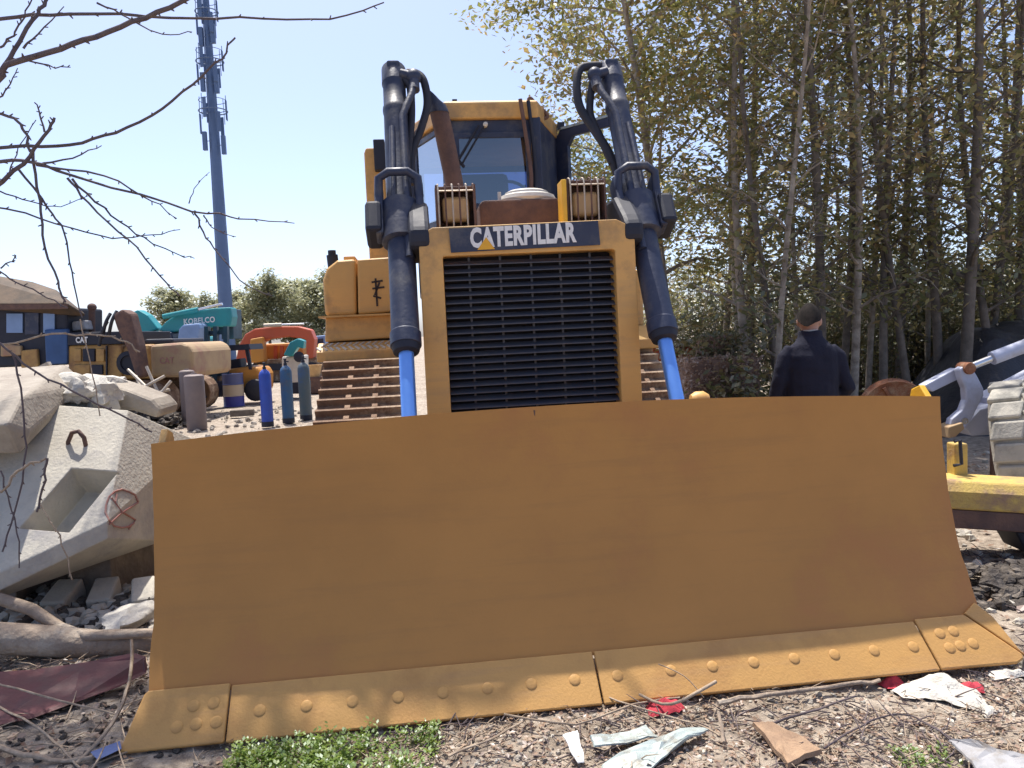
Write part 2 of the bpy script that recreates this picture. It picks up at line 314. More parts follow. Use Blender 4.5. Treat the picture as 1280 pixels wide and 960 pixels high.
def ground_mat():
    m = bpy.data.materials.new('ground_dirt'); m.use_nodes = True; n = m.node_tree.nodes; l = m.node_tree.links; b = n['Principled BSDF']
    b.inputs['Roughness'].default_value = 0.95; b.inputs['Specular IOR Level'].default_value = 0.2
    tc = n.new('ShaderNodeTexCoord')
    def nz(s, d=8, r=0.65):
        t = n.new('ShaderNodeTexNoise'); t.inputs['Scale'].default_value = s; t.inputs['Detail'].default_value = d; t.inputs['Roughness'].default_value = r
        l.new(tc.outputs['Object'], t.inputs['Vector']); return t
    a = nz(0.7); f = nz(14); g = nz(70, 4)
    r1 = n.new('ShaderNodeValToRGB'); r1.color_ramp.elements[0].position = 0.33; r1.color_ramp.elements[1].position = 0.7
    r1.color_ramp.elements[0].color = (0.36, 0.305, 0.25, 1); r1.color_ramp.elements[1].color = (0.50, 0.445, 0.375, 1); l.new(a.outputs['Fac'], r1.inputs['Fac'])
    r2 = n.new('ShaderNodeValToRGB'); e = r2.color_ramp.elements; e[0].position = 0.36; e[1].position = 0.66; e[0].color = (0.42, 0.38, 0.35, 1); e[1].color = (1.15, 1.12, 1.08, 1)
    l.new(f.outputs['Fac'], r2.inputs['Fac'])
    mx = n.new('ShaderNodeMix'); mx.data_type = 'RGBA'; mx.blend_type = 'MULTIPLY'; mx.inputs['Factor'].default_value = 0.85
    l.new(r1.outputs['Color'], mx.inputs['A']); l.new(r2.outputs['Color'], mx.inputs['B']); l.new(mx.outputs['Result'], b.inputs['Base Color'])
    ad = n.new('ShaderNodeMath'); l.new(f.outputs['Fac'], ad.inputs[0]); l.new(g.outputs['Fac'], ad.inputs[1])
    bp = n.new('ShaderNodeBump'); bp.inputs['Strength'].default_value = 0.7; bp.inputs['Distance'].default_value = 0.03
    l.new(ad.outputs[0], bp.inputs['Height']); l.new(bp.outputs['Normal'], b.inputs['Normal'])
    MATS['ground'] = m
ground_mat()
tag(gm.build('ground', 'ground', smooth=80, recalc=False), kind='structure')

# ------------------------------------------------------------------ bulldozer
YAW = 6.4
DO = Vector((0.315, 3.275, 0.0))
dozer = empty('bulldozer', DO, label='large yellow bulldozer facing the camera with wide blade and dark lift cylinders', cat='bulldozer', rot=(0, R(-0.3), R(YAW)))
dX = Vector((math.cos(R(YAW)), math.sin(R(YAW)), 0)); dY = Vector((-math.sin(R(YAW)), math.cos(R(YAW)), 0))
def ms(u, v, Y):
    """machine-frame point at machine depth Y surveyed at (u, v)"""
    d = cF + cR * ((u - 640) / FPX) + cU * ((480 - v) / FPX)
    k = ((DO - cO).dot(dY) + Y) / d.dot(dY); P = cO + d * k - DO
    return Vector((P.dot(dX), Y, P.z))

# blade -------------------------------------------------------------
def bez(P, t):
    P = [Vector(p) for p in P]
    while len(P) > 1: P = [P[i].lerp(P[i + 1], t) for i in range(len(P) - 1)]
    return P[0]
PROF = [bez([(0.148, 0.16), (0.31, 0.38), (0.43, 0.68), (0.47, 1.0), (0.46, 1.19)], t / 15) for t in range(16)]
mb = MB(); NXB = 40; front = []; back = []
for k, p in enumerate(PROF):
    f = k / 15; hw = 1.878 + 0.026 * f + 0.012 * math.sin(math.pi * f) + (0.010 if p[1] < 0.42 else 0)
    rf = []; rb = []
    for i in range(NXB + 1):
        u = -1 + 2 * i / NXB; x = u * hw
        z = p[1] + f * f * 0.068 * (1 - u * u)
        y = p[0] + 0.006 * noise.noise(Vector((x * 1.3, z * 1.6, 3)))
        e = 0.004 * noise.noise(Vector((z * 9, u * 3, 8))) if i in (0, NXB) else 0
        rf.append((x + e, y, z)); rb.append((x + e, y + 0.035, z - (0.004 if k == 15 else 0)))
    front.append(rf); back.append(rb)
W = NXB + 1
vs = [v for r in front for v in r] + [v for r in back for v in r]; nb = 16 * W; fs = []
for k in range(15):
    for i in range(NXB):
        a = k * W + i; fs.append((a, a + 1, a + W + 1, a + W)); fs.append((nb + a, nb + a + W, nb + a + W + 1, nb + a + 1))
    fs.append((k * W, k * W + W, nb + k * W + W, nb + k * W)); a = k * W + NXB; fs.append((a, nb + a, nb + a + W, a + W))
for i in range(NXB):
    fs.append((i, nb + i, nb + i + 1, i + 1)); a = 15 * W + i; fs.append((a, a + 1, nb + a + 1, nb + a))
mb.add(vs, fs); blade = mb.build('blade', 'blade_yellow', dozer, smooth=50)
blade['label'] = 'wide orange-yellow moldboard across the front'
CD = Vector((0, 0.148, 0.16)); CN = Vector((0, -0.735, 0.68))
def slab(poly, off, th):
    q = [Vector((x, 0, 0)) + CD * s for x, s in poly]; m = MB(); n = len(q)
    m.add([p + CN * off for p in q] + [p + CN * (off + th) for p in q], [tuple(range(n)), tuple(range(2 * n - 1, n - 1, -1))] + [(i, (i + 1) % n, n + (i + 1) % n, n + i) for i in range(n)])
    return m
SEAM = ms(747, 845, 0.09).x
for poly in ([(-1.545, 0.0), (SEAM - 0.004, 0.0), (SEAM - 0.01, 1.06), (-1.545, 1.06)], [(SEAM + 0.004, 0.0), (1.56, 0.0), (1.535, 1.06), (SEAM - 0.002, 1.06)]):
    slab(poly, 0.002, 0.020).build('cutting_edge', 'edge_yellow', blade, bevel=0.006)
slab([(-1.96, -0.01), (-1.551, 0.0), (-1.551, 1.1), (-1.885, 1.1), (-1.90, 1.02)], 0.004, 0.022).build('end_bit', 'edge_yellow', blade, bevel=0.008)
slab([(1.566, 0.0), (1.93, -0.02), (1.97, 0.05), (1.975, 0.16), (1.79, 1.1), (1.541, 1.1)], 0.004, 0.022).build('end_bit', 'edge_yellow', blade, bevel=0.008)
slab([(1.80, 1.13), (1.995, 0.10), (1.975, 0.28), (1.93, 1.0), (1.875, 1.35)], 0.0, 0.02).build('end_wing', 'edge_yellow', blade, bevel=0.006)
bolt0 = None
def bolt(x, s):
    global bolt0
    p = Vector((x, 0, 0)) + CD * s + CN * (0.0275 if abs(x) > 1.55 else 0.0235)
    if bolt0 is None:
        m = MB(); m.lathe([(0.025, -0.004), (0.025, 0.0), (0.0235, 0.0012), (0.012, 0.0022), (0.0, 0.0024)], (0, 0, 0), CN, 14)
        bolt0 = m.build('bolt', 'edge_yellow', blade, smooth=35); o = bolt0
    else: o = inst(bolt0)
    o.location = p
for i in range(9): bolt(-1.42 + i * 0.19, 0.52)
for i in range(7): bolt(0.34 + i * 0.19, 0.52)
for x, s in [(-1.69, .72), (-1.61, .74), (-1.745, .36), (-1.67, .38), (-1.59, .38), (1.63, .74), (1.70, .76), (1.645, .42), (1.70, .44), (1.765, .46)]: bolt(x, s)
for sx in (-1, 1):
    m = MB(); X = sx * 1.895
    m.prism([(0.21, 0.16), (0.39, 0.42), (0.47, 0.8), (0.475, 1.17), (0.55, 1.245), (0.62, 1.22), (0.66, 1.10), (0.62, 0.5), (0.40, 0.19)], 'x', X - 0.028 * sx - 0.016, X - 0.028 * sx + 0.016)
    m.build('end_plate', 'bright_yellow' if sx > 0 else 'body_yellow', blade, bevel=0.006)
    m = MB(); m.prism([(0.48, 0.28), (0.66, 0.3), (1.2, 0.52), (3.3, 0.52), (3.3, 0.30), (0.5, 0.15)], 'x', sx * 1.56, sx * 1.72); m.build('push_arm', 'body_yellow', blade, bevel=0.02)
    m = MB(); m.box(sx * 0.74 - 0.10, sx * 0.74 + 0.10, 0.5, 0.75, 0.32, 0.55); m.build('rod_bracket', 'body_yellow', blade, bevel=0.02)
m = MB()
for z in (0.45, 0.95):
    m = MB(); m.box(-1.85, 1.85, 0.545, 0.66, z - 0.09, z + 0.09); m.build('stiffening_rib', 'body_yellow', blade, bevel=0.01)
m = MB(); m.lathe([(0.0, -0.05), (0.03, -0.045), (0.045, -0.02), (0.045, 0.02), (0.03, 0.045), (0.0, 0.05)], ms(876, 501, 0.62), (1, 0, 0), 16); m.build('lift_eye', 'body_yellow', blade, smooth=40)
m = MB(); p = ms(670, 520, 0.455); m.tube([(p.x, 0.4615, 1.24), (p.x + 0.002, 0.4655, 1.205), (p.x - 0.003, 0.471, 1.175)], [0.005, 0.004, 0.002], 6); m.build('weld_crack', 'rust_brown', blade)

# radiator guard and grille --------------------------------------------
m = MB(); out = [(-0.66, 0.45), (0.67, 0.45), (0.65, 2.16), (0.62, 2.225), (0.54, 2.265), (-0.57, 2.25), (-0.64, 2.215), (-0.655, 2.15)]
inn = [(-0.515, 0.62), (0.535, 0.62), (0.525, 2.075), (0.515, 2.082), (0.50, 2.085), (-0.50, 2.078), (-0.515, 2.076), (-0.518, 2.07)]
n8 = 8; vs = [(x, 1.50, z) for x, z in out] + [(x, 1.50, z) for x, z in inn] + [(x, 2.15, z) for x, z in out] + [(x, 1.66, z) for x, z in inn]; fs = []
for i in range(n8):
    j = (i + 1) % n8; fs += [(i, j, 8 + j, 8 + i), (i, 16 + i, 16 + j, j), (8 + i, 8 + j, 24 + j, 24 + i), (16 + i, 24 + i, 24 + j, 16 + j)]
m.add(vs, fs); rad = m.build('radiator_guard', 'body_yellow', dozer, bevel=0.035, seg=3)
m = MB(); m.box(-0.53, 0.545, 1.64, 1.65, 0.6, 2.09); gr = m.build('grille', 'core_black', dozer)
sl = None
z = 0.66; k = 0
while z < 2.05:
    if sl is None:
        s_ = MB(); s_.prism([(0.0, 0.0), (0.05, 0.026), (0.05, 0.030), (0.0, 0.006)], 'x', -0.512, 0.53); sl = s_.build('slat', 'slat_black', gr); o = sl
    else: o = inst(sl)
    o.location = (0, 1.545 + 0.002 * math.sin(k * 2.1), z); o.rotation_euler = (0, 0.003 * math.sin(k * 1.7), 0); z += 0.0455; k += 1
for x in (-0.36, -0.17, 0.02, 0.2, 0.385):
    m = MB(); m.box(x - 0.006, x + 0.006, 1.585, 1.6, 0.63, 2.08); m.build('grille_bar', 'slat_black', gr)
m = MB(); m.prism([(-0.468, 2.098), (0.432, 2.113), (0.424, 2.258), (-0.475, 2.238)], 'y', 1.486, 1.50); npn = m.build('name_panel', 'navy_paint', dozer)
PZ = lambda u, w, d: (-0.352 + u, 1.4855 - d, 2.118 + w + u * 0.022)
text_mesh('lettering', 'CATERPILLAR', 'white_paint', npn, 0.64, 0.122, PZ, 0.045)
m = MB(); a = ms(599, 312, 1.48); b = ms(621, 311, 1.48); c = ms(610, 296, 1.48); m.add([(p.x, 1.4805, p.z) for p in (a, b, c)], [(0, 1, 2)]); m.add([(p.x, 1.4825, p.z) for p in (a, b, c)], [(0, 1, 2)]); m.build('triangle_mark', 'decal_yellow', npn)

# hood, cover, cap, lamps ----------------------------------------------
m = MB(); m.prism([(-0.60, 1.1), (0.60, 1.1), (0.60, 2.16), (0.52, 2.235), (-0.52, 2.225), (-0.60, 2.16)], 'y', 2.152, 3.35); m.build('hood', 'body_yellow', dozer, bevel=0.02)
m = MB(); m.box(-0.56, 0.56, 1.665, 2.14, 2.205, 2.236); m.build('guard_cover', 'rust_brown', dozer, bevel=0.01)
m = MB(); m.prism([(-0.24, 2.24), (0.285, 2.24), (0.30, 2.47), (0.27, 2.49), (-0.22, 2.485), (-0.245, 2.46)], 'y', 2.02, 2.42); cov = m.build('hood_cover', 'rust_brown', dozer, bevel=0.012)
m = MB(); m.lathe([(0.19, 0), (0.2, 0.02), (0.19, 0.045), (0.15, 0.06), (0.148, 0.072), (0.12, 0.085), (0.02, 0.09)], (0.10, 2.22, 2.488), (0, 0, 1), 28); m.build('cap', 'cream', cov, smooth=40)
m = MB(); m.tube([(-0.10, 2.1, 2.485), (-0.10, 2.1, 2.55)], 0.012, 8); m.build('valve_stem', 'cream', cov)
for sx, u0, u1, v0, v1 in ((-1, 548, 598, 228, 280), (1, 713, 762, 221, 272)):
    a = ms(u0, v1, 1.7); b = ms(u1, v0, 1.7); x0, x1, z0, z1 = a.x, b.x, 2.262, b.z; xc = (x0 + x1) / 2; zc = (z0 + z1) / 2
    m = MB(); m.box(x0 + 0.01, x1 - 0.01, 1.90, 1.93, z0, z1 - 0.01); m.box(x0 + 0.01, x1 - 0.01, 1.74, 1.90, z1 - 0.03, z1 - 0.01); m.box(x0 + 0.01, x1 - 0.01, 1.72, 1.90, z0 - 0.01, z0 + 0.02)
    hl = m.build('headlight', 'rust_brown', dozer, bevel=0.006)
    for sgn in (x0 + 0.004, x1 - 0.016):
        m = MB(); m.box(sgn, sgn + 0.012, 1.74, 1.9, z0, z1); m.build('side_plate', 'rust_brown', hl)
    if sx > 0:
        m = MB(); m.box(x0 - 0.035, x0 - 0.004, 1.70, 1.86, z0 - 0.01, z1 - 0.01); m.build('mounting_plate', 'bright_yellow', hl, bevel=0.006)
    m = MB(); m.box(xc - 0.085, xc + 0.085, 1.775, 1.90, zc - 0.085, zc + 0.075); m.build('lens', 'lamp_amber', hl, bevel=0.03, seg=4)
    for i in range(6):
        x = x0 + 0.02 + (x1 - x0 - 0.04) * i / 5
        m = MB(); m.tube([(x, 1.72, z0 - 0.02), (x, 1.70, z0 + 0.03), (x, 1.70, z1 - 0.04), (x, 1.715, z1 - 0.008), (x, 1.76, z1 + 0.006), (x, 1.86, z1 + 0.004)], 0.0055, 6); m.build('guard_bar', 'wire_pale' if i % 2 == 0 else 'rust_brown', hl)
    m = MB(); m.tube([(x0 + 0.02, 1.70, z1 - 0.045), (x1 - 0.02, 1.70, z1 - 0.045)], 0.005, 6); m.build('guard_bar', 'wire_pale', hl)
# exhaust pipe --------------------------------------------------------
m = MB(); pts = [(-0.335, 2.6, 2.2), (-0.37, 2.6, 2.7), (-0.425, 2.6, 3.05), (-0.455, 2.6, 3.22)]
m.tube(pts, [0.066, 0.066, 0.068, 0.068], 18); exh = m.build('exhaust_pipe', 'rust_brown', dozer, smooth=50)
m = MB(); rings = []
for (x, z, r, sk_) in ((-0.455, 3.21, 0.074, 0.0), (-0.475, 3.28, 0.076, -0.25), (-0.505, 3.345, 0.07, -0.9)):
    rings.append([(x + r * math.cos(t * math.pi / 9), 2.6 + r * math.sin(t * math.pi / 9), z + sk_ * r * math.cos(t * math.pi / 9)) for t in range(18)])
m.loft(rings); m.build('rain_spout', 'navy_paint', exh, smooth=50)

# lift cylinders --------------------------------------------------------
CB, CT = Vector((0, 1.35, 1.57)), Vector((0, 2.40, 3.46))
AX = (CT - CB).normalized()
for sx in (-1, 1):
    X = Vector((sx * 0.76, 0, 0)); b = CB + X; t = CT + X; L = (t - b).length
    m = MB(); m.lathe([(0.05, -0.02), (0.090, -0.01), (0.091, 0.01), (0.091, 0.07), (0.083, 0.08), (0.082, 0.3), (0.084, L * .42), (0.079, L * .50), (0.078, L - 0.42), (0.084, L - 0.40), (0.084, L - 0.37), (0.077, L - 0.36), (0.077, L - 0.16), (0.084, L - 0.15), (0.083, L - 0.012), (0.078, L - 0.002), (0.07, L), (0.03, L + 0.002)], b, AX, 24)
    cyl = m.build('lift_cylinder', 'navy_paint', dozer, smooth=35)
    m = MB(); m.tube([b + AX * 0.02, b - AX * 1.28], 0.044, 18); m.build('rod', 'sky_tint_chrome', cyl, smooth=50)
    m = MB(); m.lathe([(0.06, -0.05), (0.075, -0.04), (0.085, 0.0), (0.06, 0.01)], b - AX * 0.01, AX, 16); m.build('gland', 'black_paint', cyl, smooth=40)
    # feed pipe along the barrel (inner side, front)
    side = Vector((-sx, 0, 0)); fwd = AX.cross(Vector((1, 0, 0))).normalized()
    if fwd.y > 0: fwd = -fwd
    o_ = side * 0.046 + fwd * 0.074
    m = MB(); m.tube([b + AX * 0.55 + o_, b + AX * (L - 0.5) + o_, b + AX * (L - 0.42) + o_ + side * 0.03 + fwd * 0.01, b + AX * (L - 0.3) + side * 0.115 + fwd * 0.07, b + AX * (L - 0.17) + side * 0.135 + fwd * 0.07], 0.024, 10); m.build('feed_pipe', 'navy_paint', cyl, smooth=50)
    m = MB(); m.tube([b + AX * 0.95 - side * 0.035 + fwd * 0.08, b + AX * (L - 0.6) - side * 0.025 + fwd * 0.078], 0.02, 8); m.build('feed_pipe', 'navy_paint', cyl, smooth=50)
    m = MB(); q = b + AX * (L - 0.14) + side * 0.135 + fwd * 0.06; m.ellipsoid(q, (0.052, 0.052, 0.055), 12, 8); m.tube([q, q + AX * 0.03 - side * 0.09], 0.035, 10); m.tube([q, q - AX * 0.12], 0.036, 10); m.build('elbow', 'navy_paint', cyl, smooth=50)
    m = MB(); q = b + AX * (L - 0.05); m.box(q.x - 0.045, q.x + 0.045, q.y - 0.07, q.y + 0.05, q.z - 0.02, q.z + 0.075); m.build('lug', 'navy_paint', cyl, bevel=0.015)
    # trunnion yoke
    cc = b + AX * (L * 0.475)
    m = MB(); R3 = Matrix((Vector((1, 0, 0)), fwd, AX)).transposed()
    for s2 in (-1, 1): m.obox(cc + Vector((s2 * 0.125, 0, 0)) - AX * 0.10 + fwd * 0.02, (0.052, 0.13, 0.40), R3)
    yk = m.build('trunnion_yoke', 'navy_paint', cyl, bevel=0.018)
    m = MB(); m.tube([cc + Vector((-0.125, 0, 0)) + fwd * 0.06 - AX * 0.02, cc + Vector((-0.12, 0, 0)) + fwd * 0.11 + AX * 0.09, cc + Vector((-0.06, 0, 0)) + fwd * 0.14 + AX * 0.115, cc + Vector((0.06, 0, 0)) + fwd * 0.14 + AX * 0.115, cc + Vector((0.12, 0, 0)) + fwd * 0.11 + AX * 0.09, cc + Vector((0.125, 0, 0)) + fwd * 0.06 - AX * 0.02], 0.028, 10); m.build('yoke_bar', 'navy_paint', cyl, smooth=50)
    m = MB(); c2 = cc - AX * 0.18
    m.lathe([(0.10, -0.15), (0.118, -0.14), (0.118, 0.14), (0.10, 0.15)], c2, AX, 20); m.build('trunnion_band', 'navy_paint', cyl, smooth=35)
    xa, xb = (-0.71, -0.585) if sx < 0 else (0.585, 0.71)
    m = MB(); m.prism([(1.485, 2.14), (1.75, 2.06), (2.1, 2.32), (1.95, 2.44), (1.75, 2.44), (1.55, 2.30), (1.485, 2.24)], 'x', xa, xb); m.build('trunnion_bracket', 'black_paint', cyl, bevel=0.03)
    m = MB(); m.obox(c2 - Vector((sx * -0.16, 0, 0)) , (0.10, 0.22, 0.22), R3); m.build('trunnion_cap', 'black_paint', cyl, bevel=0.025)
def hose(name, pts, r, parent=dozer, m='rubber'):
    P = [Vector(p) for p in pts]; out = []
    for i in range(len(P) - 1):
        p0 = P[max(i - 1, 0)]; p1 = P[i]; p2 = P[i + 1]; p3 = P[min(i + 2, len(P) - 1)]
        for k in range(6):
            t = k / 6; out.append(0.5 * ((2 * p1) + (p2 - p0) * t + (2 * p0 - 5 * p1 + 4 * p2 - p3) * t * t + (3 * p1 - p0 - 3 * p2 + p3) * t ** 3))
    out.append(P[-1]); b = MB(); b.tube(out, r, 10); return b.build(name, m, parent, smooth=60)
hose('hose', [ms(512, 90, 2.35), ms(526, 92, 2.33), ms(534, 104, 2.3), ms(537, 130, 2.28), ms(530, 158, 2.25), ms(518, 190, 2.2), ms(516, 230, 2.15)], 0.027)
hose('hose', [ms(507, 97, 2.3), ms(515, 106, 2.27), ms(517, 122, 2.25), ms(517, 150, 2.22), ms(513, 190, 2.18), ms(508, 240, 2.1)], 0.026)
hose('hose', [ms(764, 84, 2.38), ms(745, 83, 2.36), ms(728, 87, 2.34), ms(724, 108, 2.3), ms(728, 135, 2.26), ms(745, 162, 2.22), ms(764, 192, 2.16), ms(776, 225, 2.1), ms(782, 260, 2.0)], 0.03)
hose('hose', [ms(744, 104, 2.3), ms(741, 122, 2.28), ms(741, 145, 2.25), ms(752, 170, 2.2), ms(768, 205, 2.14)], 0.027)
hose('steel_pipe', [ms(498, 142, 2.22), ms(488, 158, 2.15), ms(500, 135, 2.24), ms(503, 122, 2.27)], 0.012, m='wire_pale')
hose('steel_pipe', [ms(535, 150, 2.6), ms(520, 168, 2.6), ms(512, 185, 2.6)], 0.012, m='rust_brown')

# cab ---------------------------------------------------------------------
FP = [(-0.37, 3.40), (0.37, 3.40), (0.66, 4.15), (0.66, 5.25), (-0.66, 5.25), (-0.66, 4.15)]
Z0, ZS, Z1 = 2.0, 2.66, 3.37
def inset(poly, d):
    cx = sum(p[0] for p in poly) / 6; cy = sum(p[1] for p in poly) / 6
    return [(cx + (x - cx) * d, cy + (y - cy) * d) for x, y in poly]
m = MB(); m.prism(inset(FP, 1.0), 'z', Z0, ZS - 0.04); cab = m.build('cab', 'navy_paint', dozer, bevel=0.02)
for x, y in FP:
    m = MB(); m.box(x - 0.038, x + 0.038, y - 0.038, y + 0.038, ZS - 0.06, Z1 + 0.01); m.build('pillar', 'navy_paint', cab, bevel=0.012)
m = MB(); rp_ = inset(FP, 1.05); r2 = inset(FP, 0.98)
m.loft([[(x, y, Z1) for x, y in rp_], [(x, y, Z1 + 0.135) for x, y in rp_], [(x, y, Z1 + 0.16) for x, y in r2]]); m.build('roof', 'body_yellow', cab, bevel=0.015)
m = MB(); m.box(-0.36, 0.36, 3.405, 3.44, Z1 - 0.14, Z1 - 0.002); m.build('windscreen_header', 'navy_paint', cab)
def pane(a, b, z0, z1, name, gm_, frame=0.045, fm='navy_paint', th=0.012):
    a = Vector((*a, 0)); b = Vector((*b, 0)); d = (b - a).normalized(); n = Vector((-d.y, d.x, 0)); L = (b - a).length
    p = lambda s, z, o: a + d * s + Vector((0, 0, z)) + n * o
    m = MB(); m.add([p(frame * .5, z0 + frame * .5, 0), p(L - frame * .5, z0 + frame * .5, 0), p(L - frame * .5, z1 - frame * .5, 0), p(frame * .5, z1 - frame * .5, 0)], [(0, 1, 2, 3)])
    g = m.build(name, gm_, cab, recalc=False)
    if frame:
        m = MB(); r = [(0, z0), (L, z0), (L, z1), (0, z1)]; i = [(frame, z0 + frame), (L - frame, z0 + frame), (L - frame, z1 - frame), (frame, z1 - frame)]
        vs = [p(s, z, o) for o in (-th, th) for lst in (r, i) for s, z in lst]; fs = []
        for k in range(4):
            j = (k + 1) % 4; fs += [(k, j, 4 + j, 4 + k), (8 + k, 12 + k, 12 + j, 8 + j), (k, 8 + k, 8 + j, j), (4 + k, 4 + j, 12 + j, 12 + k)]
        m.add(vs, fs); m.build('window_frame', fm, g, bevel=0.006)
    return g
pane((-0.325, 3.395), (0.325, 3.395), ZS - 0.02, Z1 - 0.10, 'windscreen', 'cab_glass', 0.05)
pane((-0.635, 4.09), (-0.39, 3.45), ZS - 0.35, Z1 - 0.02, 'side_window', 'side_glass', 0.05)
pane((-0.66, 5.2), (-0.66, 4.2), ZS - 0.1, Z1, 'door_window', 'side_glass', 0.05)
pane((-0.61, 5.25), (0.61, 5.25), ZS, Z1, 'back_window', 'cab_glass', 0.06)
m = MB(); m.beam((0.39, 3.45, 3.02), (0.64, 4.10, 3.02), 0.05, 0.72); m.build('corner_panel', 'navy_paint', cab, bevel=0.01)
m = MB(); m.box(-0.3, 0.3, 4.3, 4.85, 2.2, 2.75); m.box(-0.28, 0.28, 4.72, 4.9, 2.75, 3.2); m.build('seat', 'black_paint', cab, bevel=0.05)
m = MB(); pts = [(0.17 + 0.17 * math.cos(k * math.pi / 10), 3.85 + 0.06 * math.sin(k * math.pi / 10), 2.82 + 0.14 * math.sin(k * math.pi / 10)) for k in range(21)]; m.tube(pts, 0.014, 8, cap=False); m.build('steering_wheel', 'black_paint', cab)
# wiper
m = MB(); w0 = ms(601, 156, 3.36); w1 = ms(575, 200, 3.37); m.tube([w0, w1], 0.010, 6); m.tube([ms(607, 158, 3.36), ms(580, 204, 3.37)], 0.007, 6); m.beam(ms(566, 190, 3.38), ms(583, 208, 3.38), 0.01, 0.02); wp = m.build('wiper', 'black_paint', cab)
m = MB(); m.lathe([(0.02, 0), (0.02, 0.05), (0.0, 0.06)], ms(609, 157, 3.39), (0, -1, 0), 10); m.build('wiper_motor', 'cream', wp)
hose('handrail', [ms(653, 124, 3.3), ms(660, 170, 3.3), ms(666, 215, 3.28), ms(666, 245, 3.25)], 0.017, cab, 'rust_brown')
hose('handrail', [ms(663, 126, 3.32), ms(668, 170, 3.32), ms(672, 215, 3.30), ms(672, 245, 3.27)], 0.016, cab, 'black_paint')
hose('lamp_bracket', [ms(664, 150, 3.6), ms(664, 124, 3.6), ms(672, 130, 3.6), ms(687, 146, 3.6), ms(668, 150, 3.6)], 0.018, cab, 'rust_brown')
m = MB(); q = ms(571, 126, 3.5); m.box(q.x - 0.02, q.x + 0.02, 3.48, 3.52, 3.525, 3.565); m.build('roof_bolt', 'black_paint', cab)
# open door on the right, swung outwards
HA, HB = Vector((0.67, 4.12, 0)), Vector((1.20, 3.50, 0)); dd = (HB - HA).normalized(); dn = Vector((-dd.y, dd.x, 0)); DL = (HB - HA).length
def dp(s, z, o=0): return HA + dd * s + dn * o + Vector((0, 0, z))
outr = [(0, 2.1), (DL, 2.1), (DL, 3.36), (DL - 0.08, 3.44), (0.06, 3.44), (0, 3.36)]
innr = [(0.15, 2.62), (DL - 0.07, 2.62), (DL - 0.07, 3.30), (DL - 0.12, 3.36), (0.21, 3.36), (0.15, 3.28)]
vs = [dp(s, z, o) for o in (-0.022, 0.022) for l_ in (outr, innr) for s, z in l_]; fs = []
for k in range(6):
    j = (k + 1) % 6; fs += [(k, j, 6 + j, 6 + k), (12 + k, 18 + k, 18 + j, 12 + j), (k, 12 + k, 12 + j, j), (6 + k, 6 + j, 18 + j, 18 + k)]
m = MB(); m.add(vs, fs); door = m.build('door', 'navy_paint', dozer, bevel=0.01); door['label'] = 'open cab door swung outwards'
m = MB(); m.add([dp(s, z) for s, z in innr], [tuple(range(6))]); m.build('pane', 'door_glass', door, recalc=False)
m = MB(); m.beam(dp(0.02, 3.452), dp(DL - 0.08, 3.452), 0.05, 0.022); m.build('drip_rail', 'galv', door)
m = MB(); q = dp(0.06, 3.48); m.box(q.x - 0.03, q.x + 0.03, q.y - 0.03, q.y + 0.03, 3.445, 3.51); m.build('hinge_block', 'black_paint', door)

# left fender with tank ------------------------------------------------------
m = MB(); m.prism([(-1.47, 1.83), (-1.47, 2.12), (-1.43, 2.22), (-1.34, 2.285), (-1.185, 2.29), (-1.205, 1.815), (-1.44, 1.815)], 'y', 3.6, 4.7); tk = m.build('fuel_tank', 'body_yellow', dozer, bevel=0.03, seg=3)
m = MB(); m.tube([(-1.40, 3.9, 2.2), (-1.41, 3.9, 2.36)], 0.05, 12); m.tube([(-1.41, 3.9, 2.36), (-1.41, 3.9, 2.40)], 0.035, 12); m.build('filler_cap', 'black_paint', tk, smooth=40)
m = MB(); m.box(-1.30, -1.2, 3.75, 4.2, 2.29, 2.33); m.build('tank_rail', 'body_yellow', tk, bevel=0.01)
m = MB(); m.prism([(-1.192, 1.82), (-0.86, 1.83), (-0.845, 2.295), (-1.172, 2.285)], 'y', 3.59, 4.7); bx = m.build('battery_box', 'body_yellow', dozer, bevel=0.02, seg=3)
m = MB()
for (u0, v0, u1, v1) in ((471, 347, 473, 382), (466, 352, 480, 350), (467, 360, 482, 358), (468, 369, 478, 372), (476, 352, 470, 368)):
    a = ms(u0, v0, 3.585); b = ms(u1, v1, 3.585); m.beam((a.x, 3.5875, a.z), (b.x, 3.5875, b.z), 0.004, 0.014, up=(0, -1, 0)) if False else m.beam((a.x, 3.5855, a.z), (b.x, 3.5855, b.z), 0.016, 0.004, up=(0, 1, 0))
m.build('painted_mark', 'decal_black', bx)
m = MB(); m.prism([(-1.47, 1.60), (-0.84, 1.61), (-0.85, 1.805), (-1.45, 1.808)], 'y', 3.48, 4.7); fe = m.build('fender', 'body_yellow', dozer, bevel=0.015)
m = MB(); m.prism([(3.33, 1.44), (3.33, 1.52), (3.475, 1.595), (3.475, 1.44)], 'x', -1.525, -0.80); st = m.build('fender_step', 'body_yellow', dozer, bevel=0.01)
for i in range(13):
    x = -1.49 + i * 0.052
    for k in range(2):
        m = MB(); a = Vector((x + 0.0 , 3.345 + k * 0.06, 1.531 + k * 0.031)); b = a + Vector((0.034 * (1 if k else -1), 0.045, 0.0235)); m.beam(a, b, 0.016, 0.012); m.build('tread_bar', 'cream', st)
m = MB(); m.box(-1.50, -0.84, 3.4, 5.6, 1.80, 1.815); m.build('fender_deck', 'body_yellow', dozer)
m = MB(); m.prism([(3.2, 1.42), (3.2, 1.50), (3.475, 1.62), (3.475, 1.42)], 'x', 0.72, 1.30); m.build('fender_step', 'body_yellow', dozer, bevel=0.01)
m = MB(); m.box(0.75, 1.27, 3.5, 5.4, 1.60, 2.1); m.build('tool_box', 'body_yellow', dozer, bevel=0.03)
